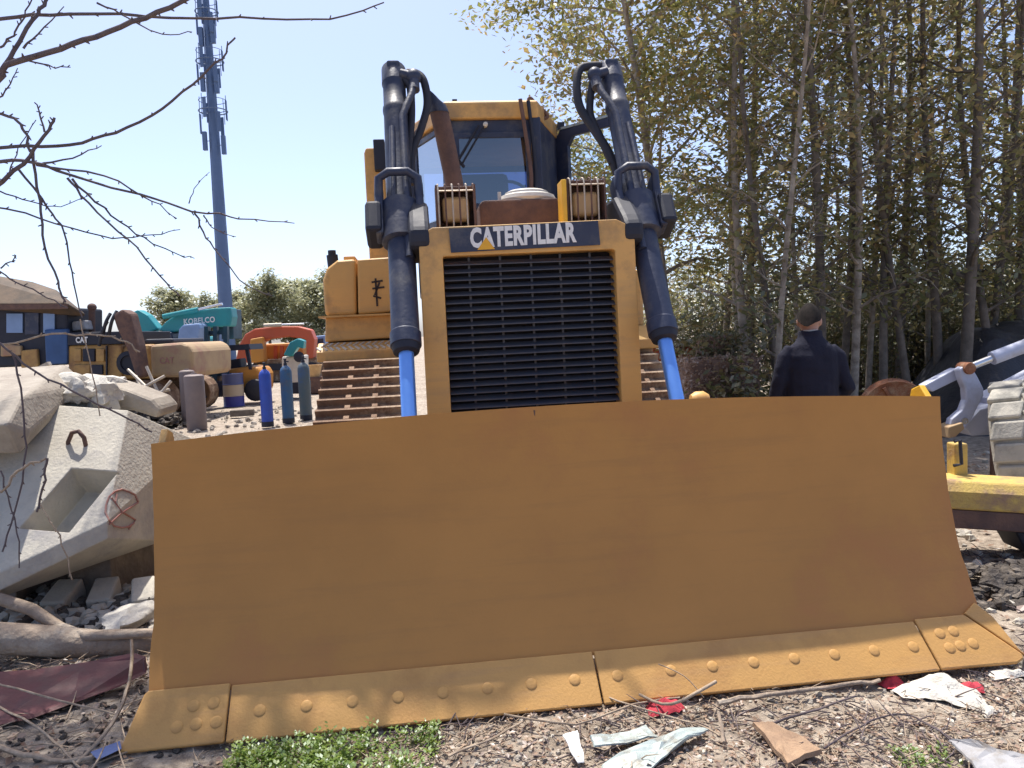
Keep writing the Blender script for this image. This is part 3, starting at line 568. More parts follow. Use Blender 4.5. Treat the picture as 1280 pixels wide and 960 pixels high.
a = ms(459, 187, 4.95); b = ms(482, 187, 4.95)
m = MB(); m.prism([(a.x - 0.02, 1.82), (b.x, 1.82), (b.x, a.z), (a.x + 0.01, a.z), (a.x - 0.01, a.z - 0.05)], 'y', 4.85, 5.1); po = m.build('support_post', 'body_yellow', dozer, bevel=0.015)
m = MB(); q = ms(476, 190, 4.8); m.box(q.x - 0.05, q.x + 0.06, 4.75, 4.9, q.z - 0.18, q.z + 0.12); m.build('post_hinge', 'black_paint', po, bevel=0.01)
m = MB(); m.box(-0.58, 0.58, 2.2, 5.6, 0.45, 2.0); m.build('chassis', 'black_paint', dozer, bevel=0.03)

# tracks ------------------------------------------------------------------------
def hull_path():
    P = []
    for (cy, cz, r) in ((2.55, 0.50, 0.46), (5.2, 0.50, 0.46), (4.15, 1.32, 0.42)):
        P += [(cy + r * math.cos(k * math.pi / 40), cz + r * math.sin(k * math.pi / 40)) for k in range(80)]
    P = sorted(set(P))
    def half(pp):
        h = []
        for p in pp:
            while len(h) >= 2 and (h[-1][0] - h[-2][0]) * (p[1] - h[-2][1]) - (h[-1][1] - h[-2][1]) * (p[0] - h[-2][0]) <= 0: h.pop()
            h.append(p)
        return h
    a = half(P); b = half(P[::-1]); return a[:-1] + b[:-1]
HP = hull_path(); HL = [0.0]
for i in range(len(HP)): HL.append(HL[-1] + math.dist(HP[i], HP[(i + 1) % len(HP)]))
def at_len(s):
    s %= HL[-1]
    for i in range(len(HP)):
        if HL[i + 1] >= s:
            t = (s - HL[i]) / max(HL[i + 1] - HL[i], 1e-9); a, b = HP[i], HP[(i + 1) % len(HP)]
            return (a[0] + (b[0] - a[0]) * t, a[1] + (b[1] - a[1]) * t)
NS = int(HL[-1] / 0.150)
shoe = None
for sx in (-1, 1):
    xc = -1.14 if sx < 0 else 0.99; kx = 1.0 if sx < 0 else 0.86
    m = MB(); prs = [at_len(HL[-1] * k / 90) for k in range(90)]
    m.loft([[(xc + dx, y, z) for dx in (-0.1, 0.1) for y, z in [p]] + [(xc + dx, 3.9 + (y - 3.9) * 0.93, 0.62 + (z - 0.62) * 0.86) for dx in (0.1, -0.1) for y, z in [p]] for p in prs + prs[:1]], cap=False)
    tr = m.build('track', 'track_steel', dozer, smooth=40)
    for k in range(NS):
        s = k * HL[-1] / NS; p = at_len(s); q = at_len(s + 0.02); q0 = at_len(s - 0.02)
        t = Vector((0, q[0] - q0[0], q[1] - q0[1])).normalized(); n = Vector((0, t.z, -t.y)) ; x = Vector((1, 0, 0))
        if shoe is None:
            b = MB(); b.box(-0.325, 0.325, -0.068, 0.068, 0.0, 0.025); b.box(-0.325, 0.325, -0.068, -0.046, 0.025, 0.075); b.box(-0.12, -0.08, -0.01, 0.03, 0.028, 0.046); b.box(0.08, 0.12, -0.01, 0.03, 0.028, 0.046)
            shoe = b.build('shoe', 'track_steel', tr); o = shoe
        else: o = inst(shoe, tr)
        o.matrix_local = Matrix(((kx, t.x, n.x, xc), (0, t.y, n.y, p[0]), (0, t.z, n.z, p[1]), (0, 0, 0, 1)))
    for nm, cy, cz, r in (('idler', 2.55, .5, .44), ('idler', 5.2, .5, .44), ('sprocket', 4.15, 1.32, .4)):
        m = MB(); m.lathe([(0.1, -0.16), (r * .6, -0.12), (r * .9, -0.1), (r, -0.05), (r, 0.05), (r * .9, 0.1), (r * .6, 0.12), (0.1, 0.16)], (xc, cy, cz), (1, 0, 0), 24); m.build(nm, 'track_steel', tr, smooth=35)
    m = MB(); m.prism([(2.6, 0.35), (5.1, 0.35), (5.1, 0.6), (4.3, 0.8), (2.8, 0.66)], 'x', xc - 0.16, xc + 0.16); m.build('roller_frame', 'body_yellow', tr, bevel=0.02)


# ------------------------------------------------------------------ trees of the wood on the right
def leaf_quads(mb, c, n, spread, size, rng, flat=0.5):
    V = mb.v; F = mb.f
    for _ in range(n):
        p = Vector((c[0] + rng.gauss(0, spread[0]), c[1] + rng.gauss(0, spread[1]), c[2] + rng.gauss(0, spread[2])))
        a = rng.uniform(0, 6.283); d = Vector((math.cos(a), math.sin(a), rng.gauss(-0.35, 0.5))).normalized()
        w = d.cross(Vector((rng.gauss(0, .6), rng.gauss(0, .6), 1))).normalized(); L = size * rng.uniform(0.6, 1.3); B = L * rng.uniform(0.2, 0.3)
        o = len(V); V += [p, p + d * L * 0.45 + w * B, p + d * L, p + d * L * 0.45 - w * B]; F.append((o, o + 1, o + 2, o + 3))
def make_tree(name, seed, H, crown0, rad, nl, lm, bark, lean=(0, 0), r0=0.09, lsize=0.10, limbs=22, sp=0.13, trunk_name='trunk'):
    rng = random.Random(seed); root = bpy.data.objects.new(name, None); col.objects.link(root)
    ph = rng.uniform(0, 6.3); amp = rng.uniform(0.08, 0.2)
    def tp(z): t = z / H; return Vector((lean[0] * t + amp * math.sin(ph + t * 4.2) - amp * math.sin(ph), lean[1] * t + amp * math.cos(ph * 1.3 + t * 3.6) - amp * math.cos(ph * 1.3), z))
    m = MB(); zs = [H * k / 14 for k in range(15)]; m.tube([tp(z) for z in zs], [r0 * (1.25 if k == 0 else 1 - 0.85 * (z / H)) for k, z in enumerate(zs)], 8)
    leaves = MB(); anchors = []
    for k in range(limbs):
        z = crown0 + (H - crown0) * (k + rng.random()) / limbs * 0.97; a = k * 2.4 + rng.uniform(-.5, .5); f = (z - crown0) / (H - crown0)
        L = rad * (0.55 + 0.6 * math.sin(math.pi * min(1, 0.18 + f * 0.78))) * rng.uniform(0.6, 1.15)
        b = tp(z); d = Vector((math.cos(a), math.sin(a), rng.uniform(0.35, 0.9))).normalized(); P = [b]; q = b
        for j in range(4):
            d = (d + Vector((rng.gauss(0, .18), rng.gauss(0, .18), rng.gauss(-0.02, .12)))).normalized(); q = q + d * L / 4; P.append(q)
        rr = r0 * (1 - 0.8 * z / H) * 0.5; m.tube(P, [rr, rr * .75, rr * .55, rr * .35, rr * .15], 5)
        for j in range(1, 5):
            for s in range(3):
                dd_ = (d + Vector((rng.gauss(0, .8), rng.gauss(0, .8), rng.gauss(0, .5)))).normalized(); tip = P[j] + dd_ * L * rng.uniform(.15, .4)
                m.tube([P[j], (P[j] + tip) / 2 + Vector((0, 0, rng.gauss(0, .04))), tip], [rr * .25, rr * .18, rr * .08], 3, cap=False); anchors.append(tip)
                anchors.append((P[j] + tip) / 2)
    t = m.build(trunk_name, bark, root, smooth=60, recalc=False)
    per = max(1, nl // len(anchors))
    for a in anchors:
        if rng.random() < 0.8: leaf_quads(leaves, a, int(per * rng.uniform(.3, 2.1)), (sp * rad, sp * rad, sp * .7 * rad), lsize, rng)
    leaves.build('crown', lm, root, recalc=False)
    return root
def place(src, loc, rz, s, used):
    o = src if not used.get(src.name) else copy_tree(src)
    used[src.name] = True; o.location = loc; o.rotation_euler = (0, 0, rz); o.scale = (s, s, s); return o
T = [make_tree('woodland_tree', 11, 9.0, 1.5, 1.25, 2300, 'leaf_wood', 'bark_grey', (0.5, 0.2), 0.066, 0.115, 24),
     make_tree('woodland_tree', 12, 8.6, 1.3, 1.15, 2100, 'leaf_wood', 'bark_dark', (-0.2, 0.3), 0.060, 0.115, 24),
     make_tree('woodland_tree', 13, 9.6, 1.7, 1.3, 2400, 'leaf_wood', 'bark_dark', (0.2, -0.2), 0.076, 0.115, 26),
     make_tree('woodland_tree', 14, 8.0, 1.0, 1.1, 2100, 'leaf_dark', 'bark_grey', (-0.5, 0.1), 0.045, 0.11, 24)]
used = {}
FRONT = [  # trunk foot surveyed (u at v=430), depth, variant, turn, size
    (936, 10.6, 0, 0.3, 1.0), (966, 9.9, 3, 2.0, 1.02), (981, 10.4, 1, 1.0, 0.95), (1003, 11.4, 3, 4.0, 1.05), (1021, 10.8, 2, 0.4, 1.0), (1048, 12.2, 1, 2.6, 1.05), (1064, 10.9, 0, 3.3, 0.95),
    (1082, 12.0, 3, 1.2, 1.1), (1104, 11.0, 1, 5.0, 1.05), (1122, 12.3, 2, 2.2, 1.0), (1141, 11.2, 1, 0.8, 1.02), (1160, 12.4, 3, 3.0, 1.1), (1176, 11.6, 2, 5.3, 1.0), (1202, 10.8, 2, 1.7, 1.12), (1228, 11.8, 1, 4.1, 1.05), (1252, 11.2, 1, 0.1, 1.1), (1276, 12.0, 2, 2.9, 1.05), (1310, 11.3, 1, 3.9, 1.1), (1352, 11.9, 2, 0.9, 1.1)]
ORD = ['first', 'second', 'third', 'fourth', 'fifth', 'sixth', 'seventh', 'eighth', 'ninth', 'tenth', 'eleventh', 'twelfth', 'thirteenth', 'fourteenth', 'fifteenth', 'sixteenth', 'seventeenth', 'eighteenth', 'nineteenth']
for i, (u, y, v, rz, s) in enumerate(FRONT):
    p = spot(u, 430, y); o = place(T[v], (p.x, y, -0.05), rz, s, used)
    tag(o, f'slender tree in the front of the wood, {ORD[i]} trunk from its left edge', 'tree', 'trees in the front of the wood')
for i in range(16):
    rng = random.Random(100 + i); u = 905 + i * 32 + rng.uniform(-8, 8); y = rng.uniform(13.2, 18.5) ; p = spot(u, 430, y)
    o = place(T[rng.randrange(4)], (p.x, y, -0.05), rng.uniform(0, 6.3), rng.uniform(1.0, 1.3), used)
    tag(o, 'slender tree deep in the wood behind the front trunks', 'tree', 'trees deep in the wood')
big = make_tree('woodland_tree', 31, 9.2, 2.3, 2.3, 24000, 'leaf_yellow', 'bark_grey', (-0.9, 0.1), 0.09, 0.10, 40, sp=0.085)
big.location = (2.45, 11.8, 0); tag(big, 'yellow-green tree on the left edge of the wood, crown beside the raised cylinder', 'tree', 'trees in the front of the wood')
b2 = make_tree('woodland_tree', 32, 7.6, 1.4, 1.6, 6000, 'leaf_yellow', 'bark_grey', (-0.8, 0.0), 0.06, 0.09, 26)
b2.location = (2.75, 14.5, 0); tag(b2, 'lower yellow-green tree behind the edge of the wood, seen through the open cab door', 'tree', 'trees in the front of the wood')
b3 = make_tree('woodland_tree', 33, 10.5, 2.6, 1.9, 11000, 'leaf_yellow', 'bark_grey', (-0.2, 0.0), 0.09, 0.10, 30)
b3.location = (3.9, 13.0, 0); tag(b3, 'tall yellow-brown tree rising behind the leaning front trunk', 'tree', 'trees in the front of the wood')
# understorey shrubs
def make_shrub(seed, H, rad, nl, lm, ls):
    rng = random.Random(seed); root = bpy.data.objects.new('shrub', None); col.objects.link(root); m = MB(); lv = MB()
    for k in range(14):
        a = rng.uniform(0, 6.3); r = rad * math.sqrt(rng.random()); tip = Vector((math.cos(a) * r, math.sin(a) * r, H * rng.uniform(.5, 1))); b = Vector((math.cos(a) * r * .2, math.sin(a) * r * .2, 0))
        mid = (b + tip) / 2 + Vector((rng.gauss(0, .06), rng.gauss(0, .06), .1)); m.tube([b, mid, tip], [0.014, 0.010, 0.003], 4, cap=False)
        for t in (0.3, 0.5, 0.65, 0.8, 1.0): leaf_quads(lv, b.lerp(tip, t), nl // 70, (rad * .16, rad * .16, H * .09), ls, rng)
    m.build('stem', 'bark_dark', root, recalc=False); lv.build('foliage', lm, root, recalc=False); return root
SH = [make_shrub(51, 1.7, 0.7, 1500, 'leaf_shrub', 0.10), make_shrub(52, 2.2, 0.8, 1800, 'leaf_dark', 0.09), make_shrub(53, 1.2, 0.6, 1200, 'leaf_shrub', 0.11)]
used2 = {}
spots = [(905, 10.6, 0, 'pale-leaved shrub hiding the foot of the leaning front trunk'), (948, 9.3, 2, 'low pale shrub beside the standing man'), (868, 12.4, 0, 'shrub above the brown brush bale'), (885, 12.9, 1, 'dark shrub left of the leaning front trunk')]
for u, y, k, lab in spots:
    p = spot(u, 430, y); o = place(SH[k], (p.x, y, 0), y * 3, 1.0, used2); tag(o, lab, 'shrub', 'shrubs under the wood')
for i in range(26):
    rng = random.Random(300 + i); u = 985 + i * 14 + rng.uniform(-8, 8); y = rng.uniform(12.6, 17); p = spot(u, 430, y)
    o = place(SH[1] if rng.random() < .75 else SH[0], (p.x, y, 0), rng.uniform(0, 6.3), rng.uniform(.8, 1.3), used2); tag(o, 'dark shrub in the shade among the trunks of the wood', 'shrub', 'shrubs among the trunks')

# ------------------------------------------------------------------ far trees on the left
FT = [make_tree('broadleaf_tree', 61, 7.4, 1.2, 2.6, 9500, 'leaf_far_hazed', 'bark_dark', (0, 0), 0.2, 0.42, 26), make_tree('broadleaf_tree', 62, 8.0, 1.6, 2.9, 10000, 'leaf_far_hazed', 'bark_dark', (0, 0), 0.2, 0.42, 26)]
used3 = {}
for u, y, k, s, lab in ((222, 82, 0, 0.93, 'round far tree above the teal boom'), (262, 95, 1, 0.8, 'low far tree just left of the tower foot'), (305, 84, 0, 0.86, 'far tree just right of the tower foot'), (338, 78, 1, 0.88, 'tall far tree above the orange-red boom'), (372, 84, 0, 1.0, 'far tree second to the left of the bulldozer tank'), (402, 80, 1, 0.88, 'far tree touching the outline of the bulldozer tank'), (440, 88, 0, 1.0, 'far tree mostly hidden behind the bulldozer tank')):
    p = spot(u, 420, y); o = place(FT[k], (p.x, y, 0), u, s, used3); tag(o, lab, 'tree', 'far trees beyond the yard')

# ------------------------------------------------------------------ lattice-free phone mast
tw = empty('phone_mast', (-24.97, 70, 0), label='tall tapering blue-grey phone mast with ring platforms and antennas', cat='mast')
m = MB(); m.tube([(0, 0, 0), (0, 0, 12), (0, 0, 24), (0, 0, 33.5)], [0.62, 0.5, 0.36, 0.24], 16); m.build('pole', 'tower_grey', tw, smooth=60)
for z, r in ((30.2, 0.95), (26.0, 1.15), (21.8, 1.2)):
    m = MB(); m.tube([(r * math.cos(k * math.pi / 12), r * math.sin(k * math.pi / 12), z) for k in range(25)], 0.05, 6, cap=False)
    m.tube([(r * .95 * math.cos(k * math.pi / 12), r * .95 * math.sin(k * math.pi / 12), z + 0.9) for k in range(25)], 0.03, 5, cap=False)
    for k in range(6): m.tube([(0, 0, z - .3), (r * math.cos(k * math.pi / 3), r * math.sin(k * math.pi / 3), z)], 0.035, 5); m.tube([(r * math.cos(k * math.pi / 3), r * math.sin(k * math.pi / 3), z - .9), (r * .95 * math.cos(k * math.pi / 3), r * .95 * math.sin(k * math.pi / 3), z + 1.3)], 0.03, 5)
    m.build('ring_platform', 'tower_grey', tw)
    for k in range(6):
        a = k * math.pi / 3 + 0.2; m = MB(); m.obox(((r - .1) * math.cos(a), (r - .1) * math.sin(a), z + 0.1 - (1.2 if k % 2 else 0)), (0.13, 0.32, 1.7), Matrix.Rotation(a, 3, 'Z')); m.build('antenna', 'tower_grey', tw, bevel=0.03)
for k, (dx, z) in enumerate(((-0.75, 19.2), (0.85, 18.8), (-0.6, 24.2), (0.6, 24.0), (-0.5, 28), (0.55, 28.2))):
    m = MB(); m.box(dx - .18, dx + .18, -.5, -.2, z - .8, z + .8); m.tube([(0, -.3, z), (dx, -.35, z)], .04, 5); m.build('radio_unit', 'tower_grey', tw, bevel=0.03)
m = MB(); m.tube([(-.62, -.1, 2), (-.45, -.1, 18), (-.3, -.1, 32)], .035, 5); m.build('cable', 'tower_grey', tw)

# ------------------------------------------------------------------ bare tree on the left, its boughs hanging into view
bt = empty('bare_tree', (-4.6, 4.9, 0), label='leafless tree at the left whose dark twiggy boughs hang across the sky', cat='tree')
BO = Vector((-4.6, 4.9, 0))
def trunk_at(z): return Vector((0.12 * math.sin(z), 0.1 * math.cos(z * .8) - .1, z))
m = MB(); m.tube([trunk_at(z) for z in (0, .6, 1.2, 2, 3, 4, 5, 6.2)], [0.16, .13, .12, .11, .095, .08, .06, .03], 10); m.build('trunk', 'bark_dark', bt, smooth=60)
trng = random.Random(5)
def bough(pts, r0, r1, base=None, buds=True, m_='twig_dark', parent=bt, off=BO, name='branch'):
    P = [spot(u, v, y) - off for u, v, y in pts]
    if base is not None:
        b0 = trunk_at(base); P = [b0, b0.lerp(P[0], .55) + Vector((0, 0, .12))] + P
    out = []
    for i in range(len(P) - 1):
        p0 = P[max(i - 1, 0)]; p1 = P[i]; p2 = P[i + 1]; p3 = P[min(i + 2, len(P) - 1)]
        for k in range(4):
            t = k / 4; out.append(0.5 * ((2 * p1) + (p2 - p0) * t + (2 * p0 - 5 * p1 + 4 * p2 - p3) * t * t + (3 * p1 - p0 - 3 * p2 + p3) * t ** 3) + Vector((trng.gauss(0, .004), trng.gauss(0, .004), trng.gauss(0, .004))))
    out.append(P[-1]); n = len(out); m = MB()
    rs = [r0 + (r1 - r0) * (i / (n - 1)) ** .8 for i in range(n)]; 
    if base is not None: rs = [max(r, r0 * (1.8 - 1.2 * i / 8)) if i < 8 else r for i, r in enumerate(rs)]
    m.tube(out, rs, 7)
    if buds:
        for i in range(2, n - 1):
            if trng.random() < .75:
                d = (out[i + 1] - out[i]).normalized(); s = d.orthogonal().normalized(); s.rotate(Quaternion(d, trng.uniform(0, 6.3))); e = out[i] + d * .012 + s * (rs[i] + trng.uniform(.006, .014)); m.tube([out[i], e], [rs[i] * .8, .0025], 5)
    return m.build(name, m_, parent, smooth=60)
bough([(-30, 30, 3.9), (60, 17, 3.8), (180, 20, 3.8), (300, 24, 3.75), (410, 24, 3.7), (480, 3, 3.7)], .013, .003, 3.0)
bough([(-20, 110, 3.7), (8, 82, 3.65), (60, 66, 3.6), (120, 45, 3.6), (180, 22, 3.55), (240, -5, 3.5)], .018, .010, 2.6)
bough([(0, 96, 3.7), (12, 75, 3.7), (40, 25, 3.75), (58, 0, 3.8), (75, -30, 3.8)], .012, .007, None)
bough([(-20, 186, 3.9), (70, 183, 3.8), (130, 170, 3.8), (190, 145, 3.75), (240, 105, 3.7), (275, 72, 3.7), (294, 47, 3.7)], .011, .004, 2.4)
bough([(-20, 205, 3.8), (40, 203, 3.7), (110, 225, 3.7), (240, 262, 3.6), (300, 273, 3.6), (368, 279, 3.55)], .013, .002, 2.3)
bough([(-20, 257, 4.0), (70, 280, 3.95), (140, 297, 3.9), (190, 293, 3.9), (225, 287, 3.85)], .007, .002, 2.1)
for p, a, b in (([(40, 190, 3.7), (48, 250, 3.7), (57, 310, 3.65), (75, 360, 3.6), (82, 378, 3.6)], .007, .004), ([(25, 212, 3.8), (60, 260, 3.8), (80, 290, 3.78), (90, 340, 3.75), (103, 397, 3.7)], .006, .003),
    ([(85, 222, 3.7), (110, 255, 3.7), (160, 300, 3.65), (200, 345, 3.6), (225, 370, 3.6)], .006, .003), ([(90, 225, 3.7), (130, 262, 3.75), (170, 290, 3.75), (215, 315, 3.8), (243, 323, 3.8)], .006, .002),
    ([(243, 262, 3.6), (255, 290, 3.6), (272, 315, 3.55), (300, 350, 3.5), (340, 370, 3.5)], .005, .002), ([(235, 255, 3.6), (243, 235, 3.6), (262, 215, 3.6)], .003, .001), ([(255, 268, 3.6), (265, 285, 3.6), (295, 296, 3.6)], .004, .0015),
    ([(-20, 245, 3.7), (30, 205, 3.7), (55, 170, 3.7), (68, 147, 3.7)], .012, .006), ([(57, 165, 3.7), (50, 145, 3.7), (43, 128, 3.7)], .005, .003), ([(45, 205, 3.7), (90, 198, 3.75), (127, 182, 3.75)], .006, .002), ([(28, 75, 3.65), (60, 83, 3.65), (88, 84, 3.65)], .005, .002),
    ([(-10, 138, 3.7), (18, 148, 3.7), (30, 165, 3.7), (38, 190, 3.7)], .007, .006), ([(45, 207, 3.7), (130, 220, 3.65), (190, 250, 3.65), (221, 273, 3.6)], .006, .002), ([(120, 2, 3.7), (150, 15, 3.75), (200, 42, 3.75), (240, 40, 3.75)], .005, .002), ([(0, 240, 3.8), (40, 252, 3.8), (75, 258, 3.8), (115, 243, 3.8)], .004, .0015),
    ([(0, 60, 3.9), (15, 45, 3.9), (30, 20, 3.9), (42, -5, 3.9)], .006, .003), ([(-5, 125, 3.8), (10, 110, 3.8), (22, 85, 3.8)], .005, .002), ([(0, 228, 3.8), (12, 215, 3.8), (20, 195, 3.8), (45, 150, 3.8)], .005, .002), ([(30, 60, 3.7), (48, 42, 3.7), (80, 8, 3.7)], .006, .002), ([(0, 335, 3.7), (15, 325, 3.7), (18, 318, 3.7)], .004, .002)): bough(p, a, b)
for p, a, b, m_ in (([(-20, 418, 3.8), (30, 455, 3.8), (90, 490, 3.8), (150, 518, 3.85), (190, 540, 3.9)], .007, .004, 'twig_dark'), ([(-20, 335, 3.9), (20, 352, 3.9), (60, 372, 3.9), (85, 385, 3.9)], .005, .003, 'twig_dark'),
    ([(-20, 428, 4.2), (50, 420, 4.2), (110, 417, 4.2), (150, 424, 4.2), (175, 440, 4.2)], .007, .004, 'stick_pale'), ([(-15, 605, 3.7), (20, 588, 3.7), (57, 573, 3.7)], .007, .006, 'stick_pale'), ([(57, 574, 3.7), (56, 600, 3.7), (46, 640, 3.7)], .006, .005, 'twig_dark'),
    ([(50, 632, 3.7), (70, 660, 3.7), (85, 700, 3.7), (90, 725, 3.7)], .004, .003, 'stick_pale'), ([(0, 590, 3.7), (14, 630, 3.7), (22, 665, 3.7), (24, 710, 3.7)], .004, .003, 'twig_dark'), ([(15, 440, 3.8), (28, 500, 3.8), (32, 560, 3.8), (18, 640, 3.75), (3, 690, 3.7)], .005, .004, 'twig_dark'), ([(100, 400, 3.9), (115, 470, 3.9), (125, 520, 3.9)], .003, .003, 'stick_pale')):
    bough(p, a, b, 2.0 if p[0][0] < -10 else None, True, m_)
def wild(start, d, L, r, depth, m):
    P = [start]; q = start
    for i in range(5): d = (d + Vector((trng.gauss(0, .16), trng.gauss(0, .16), trng.gauss(0, .12)))).normalized(); q = q + d * L / 5; P.append(q)
    m.tube(P, [r * (1 - .15 * i) for i in range(6)], 5)
    if depth:
        for i in range(1, 6):
            for k in range(2):
                d2 = (d + Vector((trng.gauss(0, .7), trng.gauss(0, .7), trng.gauss(0.1, .4)))).normalized(); wild(P[i], d2, L * .5, r * .5, depth - 1, m)
for k, (ex_, ey_, ez_) in enumerate(((3.3, -0.28, 4.9), (4.3, 0.12, 5.1), (2.7, 0.05, 4.7))):
    m = MB(); b0 = trunk_at(4.2 + k * .2); e0 = Vector((ex_, ey_, ez_)); P = [b0.lerp(e0, t / 8) + Vector((trng.gauss(0, .05), trng.gauss(0, .05), .5 * math.sin(t / 8 * 3.14) + trng.gauss(0, .03))) for t in range(9)]
    m.tube(P, [.055 - .0042 * t for t in range(9)], 7)
    for t in range(4, 9): wild(P[t], Vector((.7, trng.gauss(0, .7), trng.gauss(.3, .3))).normalized(), 1.0, .016, 0, m)
    m.build('branch', 'twig_dark', bt, smooth=60, recalc=False)
for k in range(7):  # unseen crown boughs above the view, thickened to shade the ground below
    m = MB(); z = 4.0 + k * .3; a = R(-35 + k * 14); wild(trunk_at(z), Vector((math.cos(a), math.sin(a), 0.5)), 2.6, 0.055, 2, m); m.build('branch', 'twig_dark', bt, smooth=60, recalc=False)

# ------------------------------------------------------------------ helpers for hulls
def hull_mesh(name, pts):
    me = bpy.data.meshes.new(name); bm = bmesh.new()
    for p in pts: bm.verts.new(p)
    r = bmesh.ops.convex_hull(bm, input=bm.verts)
    bmesh.ops.delete(bm, geom=list({g for g in r['geom_interior'] + r['geom_unused'] if isinstance(g, bmesh.types.BMVert)}), context='VERTS')
    bmesh.ops.dissolve_limit(bm, angle_limit=R(3), verts=bm.verts, edges=bm.edges)
    bmesh.ops.recalc_face_normals(bm, faces=bm.faces); bm.to_mesh(me); bm.free(); return me
def hull_obj(name, pts, m, parent=None, bevel=0.0, seg=2):
    me = hull_mesh(name, pts); me.materials.append(MATS[m]); o = bpy.data.objects.new(name, me); link(o, parent)
    if bevel:
        b = o.modifiers.new('bevel', 'BEVEL'); b.width = bevel; b.segments = seg; b.limit_method = 'ANGLE'; b.angle_limit = R(25)
    return o
def cut(o, cutter):
    md = o.modifiers.new('cut', 'BOOLEAN'); md.operation = 'DIFFERENCE'; md.object = cutter; md.solver = 'EXACT'
    dg = bpy.context.evaluated_depsgraph_get(); me = bpy.data.meshes.new_from_object(o.evaluated_get(dg)); o.modifiers.clear(); o.data = me
    bpy.data.objects.remove(cutter)

# ------------------------------------------------------------------ concrete counterweights on the left
TL, TR, BR, BL = spot(20, 503, 5.25), spot(160, 513, 5.2), spot(134, 652, 4.55), spot(-70, 748, 4.2)
F_, G_ = spot(205, 676, 5.25), spot(243, 549, 5.85)
dz = Vector((0, 0, 0.10))
_pn = (TR - TL).cross(BR - TL).normalized(); _d = BL - cO; BL = cO + _d * ((TL - cO).dot(_pn) / _d.dot(_pn))
blk = hull_obj('concrete_counterweight', [TL, TR, BR, BL, BR - dz, BL - dz, F_, G_, Vector((G_.x, G_.y, 0.45)), Vector((TL.x - .2, 6.0, TL.z - .1)), Vector((TL.x - .2, 6.0, 0.4)), Vector((F_.x - .1, F_.y + .4, 0.36))], 'concrete')
eu = (TR - TL).normalized(); ev = ((BR + BL) / 2 - (TL + TR) / 2); ev = (ev - eu * ev.dot(eu)).normalized(); en = eu.cross(ev).normalized()
if en.z < 0: en = -en
cc = spot(100, 640, 4.72); cm = MB(); cm.obox(cc - eu * 0.03 - en * 0.02 - ev * .02, (0.30, 0.46, 0.26), Matrix((eu, (ev - eu * 0.2).normalized(), en)).transposed()); cutter = cm.build('cutter', 'concrete'); cut(blk, cutter)
bpy.context.view_layer.update()
bv = blk.modifiers.new('bevel', 'BEVEL'); bv.width = 0.018; bv.segments = 2; bv.limit_method = 'ANGLE'; bv.angle_limit = R(30)
tag(blk, 'sloping grey concrete counterweight with a pocket, lifting loop and red sprayed ring', 'concrete block')
fn = ((BR - TR).cross(G_ - TR)).normalized()
if fn.y > 0: fn = -fn
def onface(u, v):
    d = (cF + cR * ((u - 640) / FPX) + cU * ((480 - v) / FPX)); hit, p, nn, _ = blk.ray_cast(cO, d.normalized()); t = (TR - cO).dot(fn) / d.dot(fn); return p + nn * 0.003 if hit else cO + d * t + fn * 0.004
for pts in ([(153 + 21 * math.cos(k * .42), 636 + 24 * math.sin(k * .42)) for k in range(2, 15)], [(136, 655), (150, 642), (172, 628)], [(138, 622), (152, 640), (168, 650), (160, 660)], [(146, 618), (144, 628)]):
    m = MB(); m.tube([onface(u + trng.gauss(0, .6), v + trng.gauss(0, .6)) for u, v in pts], 0.0065, 5); m.build('graffiti', 'graffiti_red', blk)
m = MB(); lp = [(88, 566), (85, 553), (90, 541), (98, 539), (105, 547), (108, 560), (108, 573)]; m.tube([spot(u, v, 5.02 - .07 * math.sin(i / 6 * math.pi)) + Vector((0, 0, 0)) for i, (u, v) in enumerate(lp)], 0.014, 8); m.build('lifting_loop', 'rust_brown', blk, smooth=60)
for (x, y) in ((-3.3, 5.35), (-2.75, 5.45)):
    o = MB().box(x - .14, x + .14, y - .5, y + .6, -0.02, 0.40).build('timber_sleeper', 'bark_dark', bevel=0.01); tag(o, 'dark sleeper under the concrete counterweight, ' + ('farther from the blade' if x < -3 else 'nearer the blade'), 'sleeper', 'sleepers under the counterweight')
b2_ = hull_obj('concrete_counterweight', [spot(28, 495, 4.75), spot(37, 540, 4.7), spot(25, 567, 4.65), spot(-110, 567, 4.65), spot(-110, 528, 4.55), spot(9, 531, 4.5), spot(46, 473, 5.5), spot(82, 455, 5.8), spot(108, 479, 5.8), spot(-110, 470, 5.6), spot(50, 540, 5.6)], 'concrete_brown', bevel=0.02)
tag(b2_, 'brownish concrete counterweight lying on top at the left frame edge', 'concrete block')
m = MB(); rr_ = random.Random(3)
rock(m, spot(92, 493, 5.65), (0.30, 0.2, 0.13), rr_, 26, 18, .45); rock(m, spot(70, 497, 5.5), (0.12, .1, .10), rr_, 14, 10, .4); rock(m, spot(98, 490, 5.4), (0.09, .09, .08), rr_, 14, 10, .4); rock(m, spot(122, 494, 5.55), (0.14, .12, .12), rr_, 14, 10, .4)
tag(m.build('cement_lump', 'concrete_white', smooth=40), 'white lumpy mass of set cement on top of the sloping counterweight', 'cement')
pl = [spot(u, v, 5.75) for u, v in ((112, 479), (130, 480), (160, 489), (188, 500), (199, 512), (196, 524), (164, 514), (128, 512))]
m = MB(); m.add(pl + [p + Vector((0.05, .25, .02)) for p in pl], [tuple(range(8)), tuple(range(15, 7, -1))] + [(i, (i + 1) % 8, 8 + (i + 1) % 8, 8 + i) for i in range(8)])
tag(m.build('arched_slab', 'concrete_brown', bevel=0.03), 'arched grey slab behind the cement lump beside the blade corner', 'slab')
